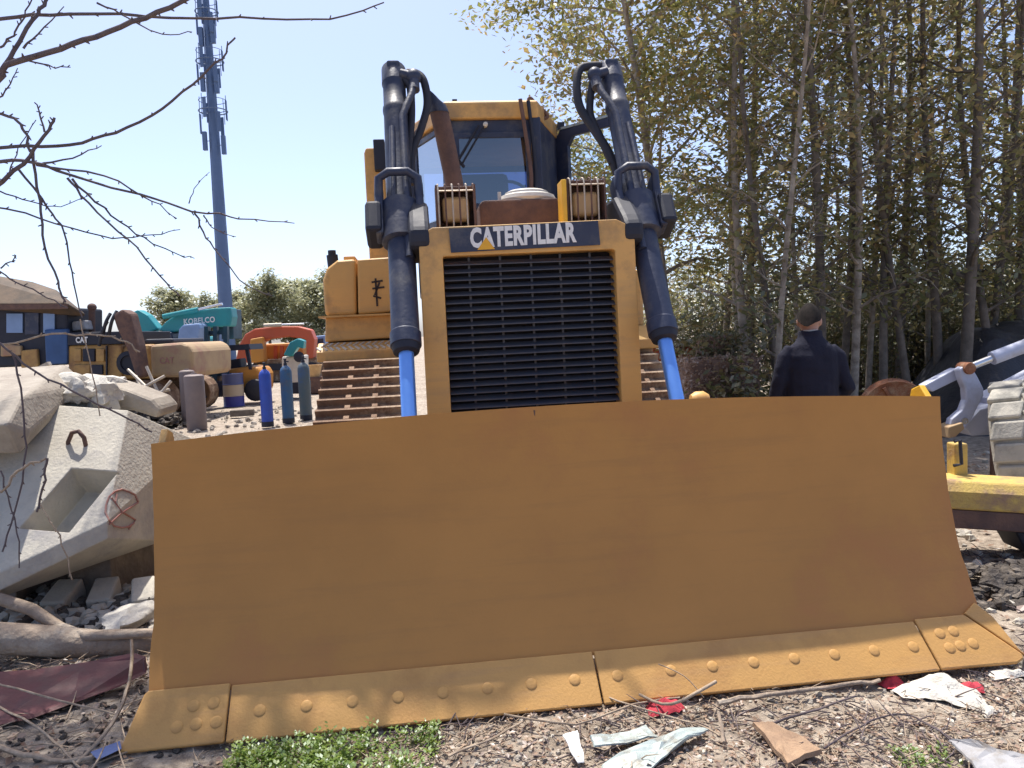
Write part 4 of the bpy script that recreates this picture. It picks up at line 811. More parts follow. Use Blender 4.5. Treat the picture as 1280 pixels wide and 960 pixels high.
for i, (a, b) in enumerate((((-30, 500, 6.6), (45, 462, 6.6)), ((-30, 512, 6.3), (60, 470, 6.4)), ((10, 480, 7), (62, 454, 7)))):
    m = MB(); m.beam(spot(*a), spot(*b), .05, .03); tag(m.build('steel_strip', 'wire_pale'), ('upper', 'lower', 'farthest')[i] + ' pale steel strip lying behind the left counterweight', 'steel strip', 'steel strips behind the counterweight')
m = MB(); m.beam(spot(128, 492, 6.4), spot(156, 474, 6.6), .06, .06); tag(m.build('pale_post', 'cream', bevel=.01), 'short pale post leaning behind the arched slab', 'post')

# ------------------------------------------------------------------ log, rubble and scrap lower left
lo = empty('fallen_log', (-2.9, 4.1, 0), label='thick grey-brown log lying left of the blade', cat='log')
L0 = Vector((-2.9, 4.1, 0)); m = MB(); P = [spot(-60, 795, 4.05) - L0, spot(40, 800, 4.1) - L0, spot(120, 806, 4.15) - L0, spot(230, 802, 4.25) - L0]
m.tube(P, [.085, .082, .078, .075], 14); m.build('trunk', 'log_bark', lo, smooth=60)
m = MB(); m.tube([spot(-20, 742, 4.3) - L0, spot(40, 762, 4.25) - L0, spot(75, 785, 4.2) - L0, spot(110, 796, 4.1) - L0, spot(200, 792, 4.15) - L0], [.035, .034, .032, .026, .02], 8); m.build('bough', 'log_bark', lo, smooth=60)
for i, (u, v, y, sx, sy, sz, mt, lab) in enumerate(((81, 752, 4.85, .10, .12, .09, 'concrete', 'tall concrete chunk left of the other two in the rubble'), (131, 748, 4.85, .09, .12, .08, 'concrete', 'middle concrete chunk in the rubble'), (180, 746, 4.8, .085, .12, .07, 'concrete', 'concrete chunk nearest the blade in the rubble'))):
    p = spot(u, v, y); m = MB(); m.obox(p, (sx * 1.6, sy * 2, sz * 2), Matrix.Rotation(.2 * i, 3, 'Z') @ Matrix.Rotation(.35, 3, 'X')); tag(m.build('concrete_chunk', mt, bevel=.015), lab, 'concrete chunk', 'concrete chunks in the rubble')
m = MB(); rock(m, spot(162, 772, 4.4), (0.20, 0.12, 0.055), rr_, 18, 10, .25); tag(m.build('white_rock', 'concrete_white', smooth=50), 'smooth white stone lying behind the log', 'rock')
def rubble(name, m_, n, area, size, seed, flat=.7, zf=lambda x, y: gh(x, y)):
    rng = random.Random(seed); m = MB()
    for _ in range(n):
        x = rng.uniform(area[0], area[1]); y = rng.uniform(area[2], area[3]); s = size * rng.uniform(.3, 1) ** 2 * 1.4 + .003
        rock(m, (x, y, zf(x, y) + s * .25), (s, s * rng.uniform(.6, 1), s * flat), rng, 6, 4, .4)
    return tag(m.build(name, m_, recalc=False), kind='stuff')
rubble('rubble', 'concrete', 520, (-3.4, -1.75, 4.25, 5.2), .045, 21, zf=lambda x, y: gh(x, y) + .04 * max(0, min(1, (y - 4.1) / .5)))
rubble('rubble', 'dark_rubble', 800, (-3.4, -1.75, 4.25, 5.2), .045, 22, zf=lambda x, y: gh(x, y) + .03 * max(0, min(1, (y - 4.1) / .5)))
pts = [(-20, 846, 3.72), (40, 842, 3.72), (110, 832, 3.72), (165, 821, 3.72), (180, 826, 3.70), (182, 842, 3.66), (150, 858, 3.58), (100, 876, 3.48), (40, 898, 3.36), (-20, 910, 3.30)]
rp0 = [gspot(0, 850), ]; Pp = [spot(u, v, y) for u, v, y in pts]; m = MB(); k = len(Pp)
m.add(Pp + [p + Vector((0, .02, .012)) for p in Pp], [tuple(range(k)), tuple(range(2 * k - 1, k - 1, -1))] + [(i, (i + 1) % k, k + (i + 1) % k, k + i) for i in range(k)])
tag(m.build('red_metal_sheet', 'red_metal_shaded'), 'red sheet of metal, darkened as if shaded, lying in front of the log', 'metal sheet')
m = MB(); m.add([gspot(u, v, .03) for u, v in ((113, 940), (150, 926), (152, 936), (122, 950))] + [gspot(u, v, .012) for u, v in ((113, 940), (150, 926), (152, 936), (122, 950))], [(0, 1, 2, 3), (4, 5, 6, 7), (0, 1, 5, 4), (1, 2, 6, 5), (2, 3, 7, 6), (3, 0, 4, 7)]); tag(m.build('blue_plastic_piece', 'blue_plastic'), 'small blue plastic piece by the left blade corner', 'plastic')
def stick(pts, r0, r1, lab, m_='stick_pale', z=None):
    P = [gspot(u, v, h) for u, v, h in pts]; out = []
    for i in range(len(P) - 1):
        for k in range(4):
            p0 = P[max(i - 1, 0)]; p1 = P[i]; p2 = P[i + 1]; p3 = P[min(i + 2, len(P) - 1)]; t = k / 4
            out.append(0.5 * ((2 * p1) + (p2 - p0) * t + (2 * p0 - 5 * p1 + 4 * p2 - p3) * t * t + (3 * p1 - p0 - 3 * p2 + p3) * t ** 3) + Vector((trng.gauss(0, r0 * .3), trng.gauss(0, r0 * .3), trng.gauss(0, r0 * .3))))
    out.append(P[-1]); n = len(out); m = MB(); m.tube(out, [r0 + (r1 - r0) * i / (n - 1) for i in range(n)], 6); return tag(m.build('stick', m_, smooth=60), lab, 'stick', 'fallen sticks')
stick([(165, 800, .25), (162, 850, .16), (140, 905, .07), (95, 955, .01)], .007, .009, 'pale curved stick arching down beside the left blade corner')
stick([(-10, 852, .12), (60, 872, .1), (110, 884, .08), (152, 894, .05)], .005, .004, 'thin grey stick pointing at the left end bit')
stick([(-10, 880, .03), (40, 905, .03), (75, 935, .02), (100, 960, .01)], .006, .004, 'grey stick slanting down at the left frame corner')
stick([(-10, 930, .02), (40, 945, .02), (90, 950, .015), (130, 945, .01)], .012, .008, 'thick pale stick along the lower left frame corner')
stick([(630, 893, .04), (720, 905, .03), (790, 880, .03), (850, 872, .03)], .005, .004, 'long thin stick in the litter before the cutting edge seam')
stick([(800, 868, .04), (840, 880, .05), (895, 852, .09)], .006, .008, 'thick pale stick leaning on the right cutting edge')
stick([(880, 872, .05), (855, 845, .13), (823, 830, .18)], .002, .0025, 'hair-thin stalk leaning against the right cutting edge')
stick([(905, 930, .01), (898, 890, .06)], .008, .007, 'short upright stub of wood beside the brown board', 'log_bark')
stick([(900, 878, .03), (960, 868, .03), (1040, 858, .02), (1100, 850, .02)], .012, .008, 'straight grey branch lying along the right cutting edge', 'log_bark')
stick([(960, 905, .02), (1010, 890, .02), (1070, 870, .02)], .006, .004, 'dark twig between the brown board and the white sack', 'twig_dark')
stick([(1030, 935, .02), (1090, 900, .02), (1130, 893, .02), (1160, 905, .02), (1200, 930, .01)], .004, .003, 'bent dark twig below the white sack', 'twig_dark')
stick([(560, 945, .01), (620, 920, .02), (668, 893, .03)], .006, .004, 'pale stick beside the weeds')
stick([(755, 870, .03), (800, 885, .03), (870, 905, .02), (900, 920, .02)], .004, .004, 'thin stick crossing the metal strips')

# ------------------------------------------------------------------ litter before the blade
def strip(pts, m_, lab, name, cat, th=.006, bend=.02):
    P = [gspot(u, v, h * .75) for u, v, h in pts]; k = len(P); c0 = sum(P, Vector()) / k; rg = random.Random(len(lab)); m = MB(); ring = []
    for i in range(k):
        for t in range(6): ring.append(P[i].lerp(P[(i + 1) % k], t / 6))
    n = len(ring); rings = []
    for f in (1, .97, .7, .4, .1):
        rr = []
        for p in ring:
            q = c0.lerp(p, f); e = .012 * noise.noise(Vector((q.x * 14, q.y * 14, 3))) + .006 * noise.noise(Vector((q.x * 40, q.y * 40, 5)))
            ed = .006 * noise.noise(Vector((p.x * 60, p.y * 60, 1))) if f >= .97 else 0
            rr.append(q + Vector((ed, ed, bend * .5 * math.sin((q - c0).length * 18) + e - (th if f == 1 else 0))))
        rings.append(rr)
    m.loft(rings, cap=True)
    return tag(m.build(name, m_), lab, cat)
strip([(738, 924, .035), (808, 911, .045), (824, 922, .04), (743, 936, .03)], 'galv', 'shorter grey-green metal strip lying behind the longer one', 'metal_strip', 'metal strip')
strip([(752, 953, .03), (870, 905, .05), (887, 907, .05), (850, 930, .04), (800, 975, .02), (760, 978, .02)], 'galv', 'longer grey-green metal strip at the bottom frame edge', 'metal_strip', 'metal strip')
strip([(703, 921, .04), (722, 917, .05), (731, 953, .01), (722, 955, .01)], 'white_paint', 'small white pointed shard standing in the dirt', 'shard', 'shard', .004)
strip([(940, 905, .05), (965, 903, .05), (1028, 938, .03), (985, 957, .025)], 'plank_wood', 'brown board lying in the dirt', 'board', 'board', .018)
strip([(1185, 924, .05), (1225, 930, .09), (1290, 948, .09), (1290, 980, .03), (1220, 965, .03)], 'grey_panel', 'grey sheet at the lower right frame corner', 'grey_sheet', 'sheet', .006)
def cloth(poly, h, m_, name, lab, cat, seed, parent=None):
    xs = [gspot(u, v) for u, v in poly]; cx = sum((p for p in xs), Vector()) / len(xs); rings = []; n = 28
    def radial(t):
        best = 0; d = Vector((math.cos(t), math.sin(t), 0))
        for i in range(len(xs)):
            a = xs[i] - cx; b = xs[(i + 1) % len(xs)] - cx; e = b - a; den = d.x * e.y - d.y * e.x
            if abs(den) < 1e-9: continue
            s = (a.x * e.y - a.y * e.x) / den; q = (a.x * d.y - a.y * d.x) / den
            if s > 0 and -1e-6 <= q <= 1.000001: best = max(best, s)
        return best
    rd = [radial(2 * math.pi * j / n) for j in range(n)]
    for k in range(9):
        f = k / 8; ring = []
        for j in range(n):
            t = 2 * math.pi * j / n; x = cx.x + math.cos(t) * rd[j] * f; y = cx.y + math.sin(t) * rd[j] * f
            z = gh(x, y) + .012 + h * (1 - f ** 2.5) * (.6 + .9 * noise.noise(Vector((x * 9, y * 9, seed)))) + .015 * noise.noise(Vector((x * 30, y * 30, seed)))
            ring.append((x, y, max(z, gh(x, y) - (.02 if k == 8 else -.006))))
        rings.append(ring)
    m = MB(); m.loft(rings, cap=False); return tag(m.build(name, m_, parent, smooth=50), lab, cat)
ck = cloth([(1112, 852), (1140, 846), (1185, 845), (1225, 860), (1238, 880), (1215, 882), (1175, 872), (1130, 866)], .06, 'white_cloth', 'white_sack', 'crumpled white sack lying below the right end bit', 'sack', 3)
cloth([(1225, 880), (1240, 875), (1252, 884), (1232, 893)], .035, 'white_cloth', 'paper_scrap', 'small pale scrap beside the crumpled white sack', 'scrap', 5)
cloth([(1230, 838), (1282, 832), (1290, 842), (1245, 847)], .03, 'white_cloth', 'white_rag', 'flat white rag right of the right end bit', 'rag', 6)
cloth([(1096, 846), (1120, 840), (1132, 848), (1112, 854)], .05, 'red_cloth', 'red_rag', 'red rag at the left end of the white sack', 'rag', 7)
cloth([(1198, 852), (1228, 852), (1232, 862), (1205, 860)], .03, 'red_cloth', 'red_rag', 'red scrap behind the right end of the white sack', 'rag', 8)
cloth([(806, 882), (835, 876), (858, 880), (850, 893), (812, 897)], .05, 'red_cloth', 'red_rag', 'torn red rag before the right cutting edge', 'rag', 9)
NEAR = (-1.3, 2.6, 2.45, 3.7)
rubble('gravel', 'concrete_brown', 1500, NEAR, .010, 31)
rubble('gravel', 'concrete', 450, NEAR, .009, 32)
rubble('gravel', 'dark_rubble', 600, (-3.2, -1.4, 2.6, 4.0), .014, 33)
rubble('gravel', 'concrete', 800, (1.9, 6, 3.4, 9), .035, 34)
rubble('gravel', 'concrete_brown', 700, (-8.5, -2.5, 6, 19), .06, 35)
def litter(name, m_, n, area, size, seed, kind='leaf'):
    rng = random.Random(seed); m = MB()
    for _ in range(n):
        x = rng.uniform(area[0], area[1]); y = rng.uniform(area[2], area[3])
        dens = noise.noise(Vector((x * 2.2, y * 2.2, seed)))
        if dens < -0.05 and rng.random() < .75: continue
        z = gh(x, y) + rng.uniform(.004, .02); a = rng.uniform(0, 6.3); d = Vector((math.cos(a), math.sin(a), rng.gauss(0, .25))); p = Vector((x, y, z)); L = size * rng.uniform(.5, 1.5)
        if kind == 'leaf':
            w = d.cross(Vector((rng.gauss(0, .4), rng.gauss(0, .4), 1))).normalized() * L * .33; m.add([p, p + d * L * .5 + w, p + d * L, p + d * L * .5 - w + Vector((0, 0, L * .1))], [(0, 1, 2, 3)])
        else:
            q = p + d * L * .5 + Vector((rng.gauss(0, .06 * L), rng.gauss(0, .06 * L), .004)); m.tube([p, q, p + d * L], [L * .018 + .0008, L * .016 + .0008, L * .008], 4, cap=False)
    return tag(m.build(name, m_, recalc=False), kind='stuff')
litter('leaf_litter', 'leaf_dry', 9000, NEAR, .020, 41); litter('twig_litter', 'stick_pale', 3200, NEAR, .07, 42, 'twig'); litter('twig_litter', 'twig_dark', 2000, NEAR, .09, 43, 'twig')
litter('leaf_litter', 'leaf_dry', 2600, (-3.2, -1.5, 2.6, 5.0), .035, 44); litter('twig_litter', 'stick_pale', 900, (-3.2, -1.5, 2.6, 5.0), .13, 45, 'twig')
litter('leaf_litter', 'leaf_dry', 2500, (2.2, 7, 3.6, 9), .05, 46); litter('twig_litter', 'twig_dark', 900, (2.2, 4.2, 3.6, 5.4), .12, 47, 'twig')
# heap of dark debris behind the right end of the blade
m = MB(); rg = random.Random(9)
for _ in range(420):
    a = rg.uniform(0, 6.3); q = math.sqrt(rg.random()); x = 2.95 + .75 * q * math.cos(a); y = 4.55 + .35 * q * math.sin(a); s = rg.uniform(.015, .06); rock(m, (x, y, gh(x, y) + .13 * (1 - q) + s * .2), (s, s, s * .6), rg, 6, 4, .45)
tag(m.build('debris_heap', 'dark_rubble', recalc=False), kind='stuff')
# weeds
rg = random.Random(12); m = MB()
for _ in range(520):
    x = rg.uniform(-1.15, -.36); y = 2.74 + rg.random() ** .8 * (.26 + .12 * min(1, (x + 1.12) / .5))
    if noise.noise(Vector((x * 3, y * 4, 1))) < -.12 and rg.random() < .8: continue
    h = rg.uniform(.03, .10); b = Vector((x, y, gh(x, y)))
    for k in range(14):
        f = rg.uniform(.2, 1); a = rg.uniform(0, 6.3); d = Vector((math.cos(a), math.sin(a), rg.uniform(.1, .9))).normalized(); w = d.cross(Vector((0, 0, 1))).normalized(); L = rg.uniform(.009, .026); p = b + Vector((rg.gauss(0, .012), rg.gauss(0, .008), h * f)); m.add([p, p + d * L * .5 + w * L * .28, p + d * L, p + d * L * .5 - w * L * .28], [(0, 1, 2, 3)])
    m.add([b, b + Vector((.002, 0, 0)), b + Vector((.001, .001, h))], [(0, 1, 2)])
tag(m.build('weeds', 'weed_green', recalc=False), kind='stuff')
m = MB()
for _ in range(60):
    x = rg.uniform(1.35, 1.55); y = rg.uniform(2.72, 2.85); b = Vector((x, y, gh(x, y)))
    for k in range(6):
        a = rg.uniform(0, 6.3); d = Vector((math.cos(a), math.sin(a), rg.uniform(.1, .7))).normalized(); w = d.cross(Vector((0, 0, 1))).normalized(); L = rg.uniform(.010, .02); p = b + Vector((0, 0, rg.uniform(.005, .03))); m.add([p, p + d * L * .5 + w * L * .28, p + d * L, p + d * L * .5 - w * L * .28], [(0, 1, 2, 3)])
tag(m.build('weeds', 'weed_green', recalc=False), kind='stuff')

# ------------------------------------------------------------------ gas cylinders, drum
def gas(loc, r, h, m_, lab, valve=True, name='gas_cylinder', tilt=(0, 0)):
    g = empty(name, loc, label=lab, cat='gas cylinder', group='gas cylinders in the yard', rot=(tilt[0], tilt[1], 0))
    m = MB(); m.lathe([(r * .96, 0), (r, .02), (r, h * (.86 if valve else .95)), (r * .97, h * (.9 if valve else .97)), (r * .8, h * (.95 if valve else .99)), (r * .45, h * (.985 if valve else .997)), (r * .28, h)], (0, 0, 0), (0, 0, 1), 22); m.build('body', m_, g, smooth=40)
    if valve:
        m = MB(); m.lathe([(r * .3, h), (r * .3, h + .04), (r * .18, h + .05), (r * .18, h + .10), (r * .25, h + .105), (r * .25, h + .13), (.0, h + .135)], (0, 0, 0), (0, 0, 1), 12); m.box(0, r * .6, -.012, .012, h + .06, h + .085); m.build('valve', 'black_paint', g, smooth=40)
        m = MB(); m.lathe([(r * 1.03, 0.0), (r * 1.03, .10), (r * .9, .10)], (0, 0, 0), (0, 0, 1), 22); m.build('foot_ring', 'black_paint', g, smooth=40)
    else:
        m = MB(); m.lathe([(r * .3, h - .01), (r * .3, h + .02), (0, h + .022)], (0, 0, 0), (0, 0, 1), 12); m.build('neck', m_, g)
    return g
gas((-4.70, 15.0, 0), .112, 1.10, 'gas_blue', 'bright blue gas cylinder standing leftmost of the three blue ones')
gas((-4.44, 15.5, 0), .115, 1.14, 'gas_teal', 'dull blue gas cylinder in the middle of the three blue ones')
gas((-4.22, 16.0, 0), .12, 1.17, 'gas_grey', 'grey-green gas cylinder nearest the bulldozer track')
gas((-6.55, 15.9, 0), .15, 1.12, 'gas_brown', 'narrower brown-grey gas cylinder of the pair', False)
gas((-6.05, 15.0, 0), .185, 1.06, 'gas_brown', 'wider brown-grey gas cylinder of the pair, in front', False)
def banded():
    m = MATS['gas_blue'].copy(); m.name = 'drum_bands'; n = m.node_tree.nodes; l = m.node_tree.links; b = n['Principled BSDF']; tc = n.new('ShaderNodeTexCoord'); sp = n.new('ShaderNodeSeparateXYZ'); l.new(tc.outputs['Object'], sp.inputs[0])
    rp = n.new('ShaderNodeValToRGB'); rp.color_ramp.interpolation = 'CONSTANT'; e = rp.color_ramp.elements; e[0].position = 0; e[0].color = (.05, .05, .25, 1); e[1].position = .27; e[1].color = (.42, .34, .25, 1); x = e.new(.56); x.color = (.07, .09, .22, 1); l.new(sp.outputs['Z'], rp.inputs['Fac']); l.new(rp.outputs['Color'], b.inputs['Base Color']); MATS['drum_bands'] = m
banded()
dr = empty('oil_drum', (-7.12, 20.1, 0), label='blue and tan banded oil drum standing in the yard', cat='drum')
m = MB(); m.lathe([(.25, 0), (.265, .015), (.255, .03), (.255, .27), (.27, .285), (.255, .30), (.255, .56), (.27, .575), (.255, .59), (.255, .83), (.265, .845), (.25, .85), (.245, .835)], (0, 0, 0), (0, 0, 1), 24); m.build('body', 'drum_bands', dr, smooth=35)
m = MB(); m.lathe([(.04, .834), (.04, .85), (0, .852)], (.12, 0, 0), (0, 0, 1), 12); m.build('bung', 'black_paint', dr)
m = MB(); m.obox((-6.0, 17.4, .07), (.5, .2, .14), Matrix.Rotation(.2, 3, 'Z')); tag(m.build('timber_block', 'bark_dark', bevel=.01), 'dark timber block lying on the pale yard ground', 'timber')
m = MB(); m.obox((-7.6, 14.6, .16), (1.0, .4, .32), Matrix.Rotation(.15, 3, 'Z')); tag(m.build('rusty_box', 'rust_brown', bevel=.01), 'brown steel box beside the brown gas cylinders', 'box')
# scrap pile between counterweights and brown cylinders
rg = random.Random(77); m = MB()
for _ in range(700):
    a = rg.uniform(0, 6.3); q = math.sqrt(rg.random()); x = -7.8 + 1.3 * q * math.cos(a); y = 15.6 + .8 * q * math.sin(a); s = rg.uniform(.02, .12); rock(m, (x, y, .85 * (1 - q) + s * .3), (s, s, s * .7), rg, 6, 4, .5)
tag(m.build('scrap_heap', 'dark_rubble', recalc=False), kind='stuff')
for i, (a, b) in enumerate((((172, 497, 15.2), (212, 487, 15.2)), ((183, 458, 15.3), (198, 492, 15.2)), ((170, 470, 15.5), (182, 500, 15.2)), ((150, 500, 15.0), (206, 470, 15.3)), ((190, 505, 14.9), (214, 476, 15.1)), ((160, 462, 15.4), (200, 500, 15.0)))):
    m = MB(); m.tube([spot(*a), spot(*b)], .03, 8); tag(m.build('steel_tube', 'wire_pale', smooth=60), ('level', 'steep', 'leaning', 'long', 'short', 'crossing')[i] + ' pale tube sticking out of the scrap heap', 'tube', 'tubes in the scrap heap')

# ------------------------------------------------------------------ machines in the yard on the left
def px_prism(poly, y, th, off=Vector((0, 0, 0))):
    P = [spot(u, v, y) - off for u, v in poly]; k = len(P); m = MB(); m.add(P + [p + Vector((0, th, 0)) for p in P], [tuple(range(k)), tuple(range(2 * k - 1, k - 1, -1))] + [(i, (i + 1) % k, k + (i + 1) % k, k + i) for i in range(k)]); return m
def belt(name, parent, x0, x1, y, w, h, m_='track_steel'):
    r = h / 2; out = [(x0 + r - r * math.sin(k * math.pi / 8), r + r * math.cos(k * math.pi / 8)) for k in range(9)] + [(x1 - r + r * math.sin(k * math.pi / 8), r - r * math.cos(k * math.pi / 8)) for k in range(9)]
    m = MB(); m.prism(out, 'y', y - w / 2, y + w / 2); t = m.build(name, m_, parent, bevel=.02)
    for k in range(4):
        xx = x0 + r + (x1 - x0 - 2 * r) * k / 3; m = MB(); m.lathe([(r * .55, -.02), (r * .6, 0), (r * .6, .04), (r * .2, .06)], (xx, y - w / 2 - .03, r), (0, -1, 0), 14); m.build('roller', 'black_paint', t, smooth=40)
    return t
# yellow excavator with the black stripe (nearest on the left)
ey = Vector((-9.0, 17.0, 0)); ex = empty('yellow_excavator', ey, label='old yellow excavator with dark cab and black side stripe behind the counterweights', cat='excavator')
for yy in (0.3, 2.6): belt('track', ex, -2.9, 1.6, yy, .6, .9)
m = MB(); m.box(-2.3, 1.3, 0.2, 2.8, 1.0, 1.2); m.build('turntable', 'black_paint', ex, bevel=.03)
m = px_prism([(85, 432), (152, 430), (152, 474), (85, 476)], 16.95, 2.4, ey); m.build('engine_housing', 'old_yellow', ex, bevel=.04)
m = px_prism([(84, 416), (153, 414), (152, 430), (84, 432)], 16.9, 2.4, ey); sp_ = m.build('side_stripe', 'black_paint', ex, bevel=.02)
a = spot(95, 429, 16.88) - ey; text_mesh('lettering', 'CAT', 'white_paint', sp_, .26, .13, lambda u, w, d: (a.x + u, a.y - d, a.z + w), .04)
for (u0, u1, v0, v1) in ((92, 101, 436, 452), (103, 118, 436, 452), (120, 130, 436, 452), (92, 112, 456, 468), (114, 128, 456, 468)):
    m = px_prism([(u0, v0), (u1, v0), (u1, v1), (u0, v1)], 16.9, .08, ey); m.build('side_panel', 'black_paint' if u0 in (103, 114) else 'old_yellow', ex, bevel=.015)
m = px_prism([(132, 432), (133.5, 432), (133.5, 474), (132, 474)], 16.88, .05, ey); m.build('panel_post', 'black_paint', ex)
q = spot(161, 456, 16.6) - ey; m = px_prism([(150, 432), (190, 430), (192, 474), (150, 475)], 17.0, 2.2, ey); m.build('fan_housing', 'old_yellow', ex, bevel=.1)
m = MB(); m.lathe([(.24, 0), (.26, .02), (.17, .04), (.15, -.02), (0, -.03)], spot(161, 454, 16.96) - ey, (0, -1, 0), 20); m.build('fan_opening', 'black_paint', ex, smooth=40)
m = px_prism([(186, 431), (226, 428), (235, 431), (240, 440), (241, 468), (236, 472), (188, 472)], 16.7, 2.4, ey); cw = m.build('counterweight', 'tan_weight', ex, bevel=.1, seg=3)
a2 = spot(200, 455, 16.68) - ey; text_mesh('faded_mark', 'CAT', 'graffiti_red', cw, .3, .14, lambda u, w, d: (a2.x + u, a2.y - d, a2.z + w), .02)
m = px_prism([(180, 424), (216, 423), (216, 431), (180, 432)], 17.3, 1.8, ey); m.build('hood_top', 'black_paint', ex, bevel=.05)
m = MB(); m.tube([spot(115, 416, 17.6) - ey, spot(115, 384, 17.6) - ey], .07, 10); m.ellipsoid(spot(115, 384, 17.6) - ey, (.10, .10, .09), 10, 6); m.build('exhaust', 'rust_brown', ex, smooth=50)
m = px_prism([(-60, 386), (84, 384), (84, 456), (-60, 462)], 17.0, 1.5, ey); cb_ = m.build('cab', 'black_paint', ex, bevel=.05)
for (u0, u1, v0, v1, mm, nm) in ((8, 28, 392, 416, 'pale_blue', 'pane'), (31, 48, 391, 418, 'navy_paint', 'pane'), (54, 68, 390, 416, 'pale_blue', 'pane')):
    m = px_prism([(u0, v0), (u1, v0), (u1, v1), (u0, v1)], 16.96, .03, ey); m.build(nm, mm, cb_)
m = px_prism([(55, 412), (84, 411), (84, 455), (57, 456)], 16.9, .12, ey); m.build('door', 'blue_door', ex, bevel=.03)
m = px_prism([(26, 438), (46, 436), (48, 462), (26, 464)], 16.9, .1, ey); m.build('step_panel', 'old_yellow', ex, bevel=.03)
m = px_prism([(0, 430), (26, 432), (26, 444), (0, 446)], 16.9, .1, ey); m.build('step_panel', 'tan_weight', ex, bevel=.03)
rf = [spot(u, v, y) - ey for u, v, y in ((-60, 380, 16.8), (84, 379, 16.8), (106, 392, 17.0), (106, 392, 18.9), (70, 362, 17.6), (40, 352, 17.7), (0, 345, 17.8), (-60, 338, 17.8), (-60, 380, 18.9))]
ro = hull_obj('roof', rf + [p - Vector((0, 0, .06)) for p in rf[:3]], 'roof_tan', ex, .03)
m = px_prism([(-60, 381), (84, 380), (84, 386), (-60, 388)], 16.78, .1, ey); m.build('roof_edge', 'rust_brown', ex)
m = px_prism([(140, 394), (152, 386), (162, 392), (172, 432), (178, 470), (170, 474), (158, 436), (146, 412)], 16.2, .4, ey); m.build('boom', 'rust_brown', ex, bevel=.05)
for k, (u, v) in enumerate(((138, 392), (146, 389), (134, 402))): hose('hose', [spot(u, v, 16.3) - ey, spot(u - 6, v + 12, 16.2) - ey, spot(u - 10, v + 30, 16.3) - ey], .035, ex)
m = px_prism([(88, 402), (104, 400), (106, 412), (90, 414)], 17.2, .4, ey); m.build('mirror_box', 'grey_panel', ex, bevel=.03)
# teal excavator
ty = Vector((-9.0, 27.0, 0)); te = empty('teal_excavator', ty, label='teal excavator with white lettering on its long boom left of the mast', cat='excavator')
for yy in (0.0, 2.2): belt('track', te, -4.2, -1.5, yy, .6, .9)
m = MB(); m.box(-4.0, -1.7, -.2, 2.0, 1.0, 1.9); m.build('house', 'teal_paint', te, bevel=.1)
m = px_prism([(197, 413), (207, 402), (222, 392), (245, 388), (268, 385), (288, 384), (290, 396), (288, 408), (262, 409), (235, 411), (212, 416)], 26.6, .6, ty); bo = m.build('boom', 'teal_paint', te, bevel=.05)
a3 = spot(230, 406, 26.58) - ty; text_mesh('lettering', 'KOBELCO', 'white_paint', bo, 1.05, .2, lambda u, w, d: (a3.x + u, a3.y - d, a3.z + w + u * .04), .03)
m = MB(); m.tube([spot(204, 396, 26.4) - ty, spot(248, 387, 26.4) - ty], .09, 10); m.build('hydraulic_cylinder', 'teal_paint', te, smooth=50)
m = MB(); m.tube([spot(248, 387, 26.4) - ty, spot(278, 380, 26.4) - ty], .045, 8); m.build('rod', 'steel_bright', te, smooth=50)
m = px_prism([(150, 408), (158, 394), (172, 387), (184, 394), (198, 411), (186, 416), (160, 416)], 26.9, .5, ty); m.build('stick', 'teal_paint', te, bevel=.05)
m = px_prism([(268, 388), (291, 386), (292, 424), (270, 424)], 27.2, .9, ty); m.build('boom_foot', 'dark_teal', te, bevel=.04)
m = px_prism([(178, 417), (214, 415), (216, 425), (178, 427)], 26.4, 1.0, ty); m.build('engine_cover', 'navy_paint', te, bevel=.05)
m = px_prism([(223, 412), (228, 406), (248, 404), (250, 410), (246, 432), (221, 430)], 25.9, 1.0, ty); m.build('cab', 'pale_blue', te, bevel=.06)
# forklift
fy = Vector((-7.0, 20.6, 0)); fk = empty('forklift', fy, label='forklift with dark teal mast and orange body in front of the mast foot', cat='forklift')
for u in (255, 266, 279):
    m = px_prism([(u, 408), (u + 5, 408), (u + 5.5, 494), (u, 494)], 20.2, .14, fy); m.build('mast_rail', 'dark_teal', fk)
for v in (414, 440, 466):
    m = px_prism([(255, v), (280, v - 1), (280, v + 4), (255, v + 5)], 20.3, .1, fy); m.build('mast_crossbar', 'dark_teal', fk)
m = px_prism([(266, 418), (274, 417), (275, 455), (267, 456)], 20.35, .2, fy); m.build('lift_ram', 'pale_blue', fk, bevel=.03)
m = px_prism([(254, 478), (282, 476), (282, 496), (254, 497)], 20.1, .1, fy); m.build('fork_carriage', 'navy_paint', fk)
m = px_prism([(240, 436), (257, 435), (258, 472), (241, 474)], 20.6, .6, fy); m.build('attachment', 'teal_paint', fk, bevel=.05)
m = px_prism([(282, 462), (308, 458), (322, 459), (327, 468), (327, 489), (284, 493)], 20.5, 1.1, fy); m.build('body', 'orange_yellow', fk, bevel=.08)
m = px_prism([(278, 432), (311, 430), (313, 437), (278, 439)], 20.4, 1.1, fy); m.build('overhead_guard', 'black_paint', fk)
for u in (278, 306):
    m = px_prism([(u, 436), (u + 4, 436), (u + 9 if u > 300 else u + 4, 462), (u + 5 if u > 300 else u, 462)], 20.5, .08, fy); m.build('guard_post', 'black_paint', fk)
m = px_prism([(286, 450), (300, 448), (302, 464), (288, 465)], 20.7, .5, fy); m.build('seat', 'black_paint', fk, bevel=.04)
for u in (288, 318):
    m = MB(); m.lathe([(.1, -.02), (.2, 0), (.27, .03), (.29, .08), (.29, .2), (.27, .25)], spot(u, 488, 20.3) - fy, (0, 1, 0), 18); w_ = m.build('wheel', 'rubber', fk, smooth=40)
m = MB(); m.beam(spot(256, 496, 20.0) - fy, spot(256, 496, 19.2) - fy, .1, .04); m.build('fork', 'navy_paint', fk)
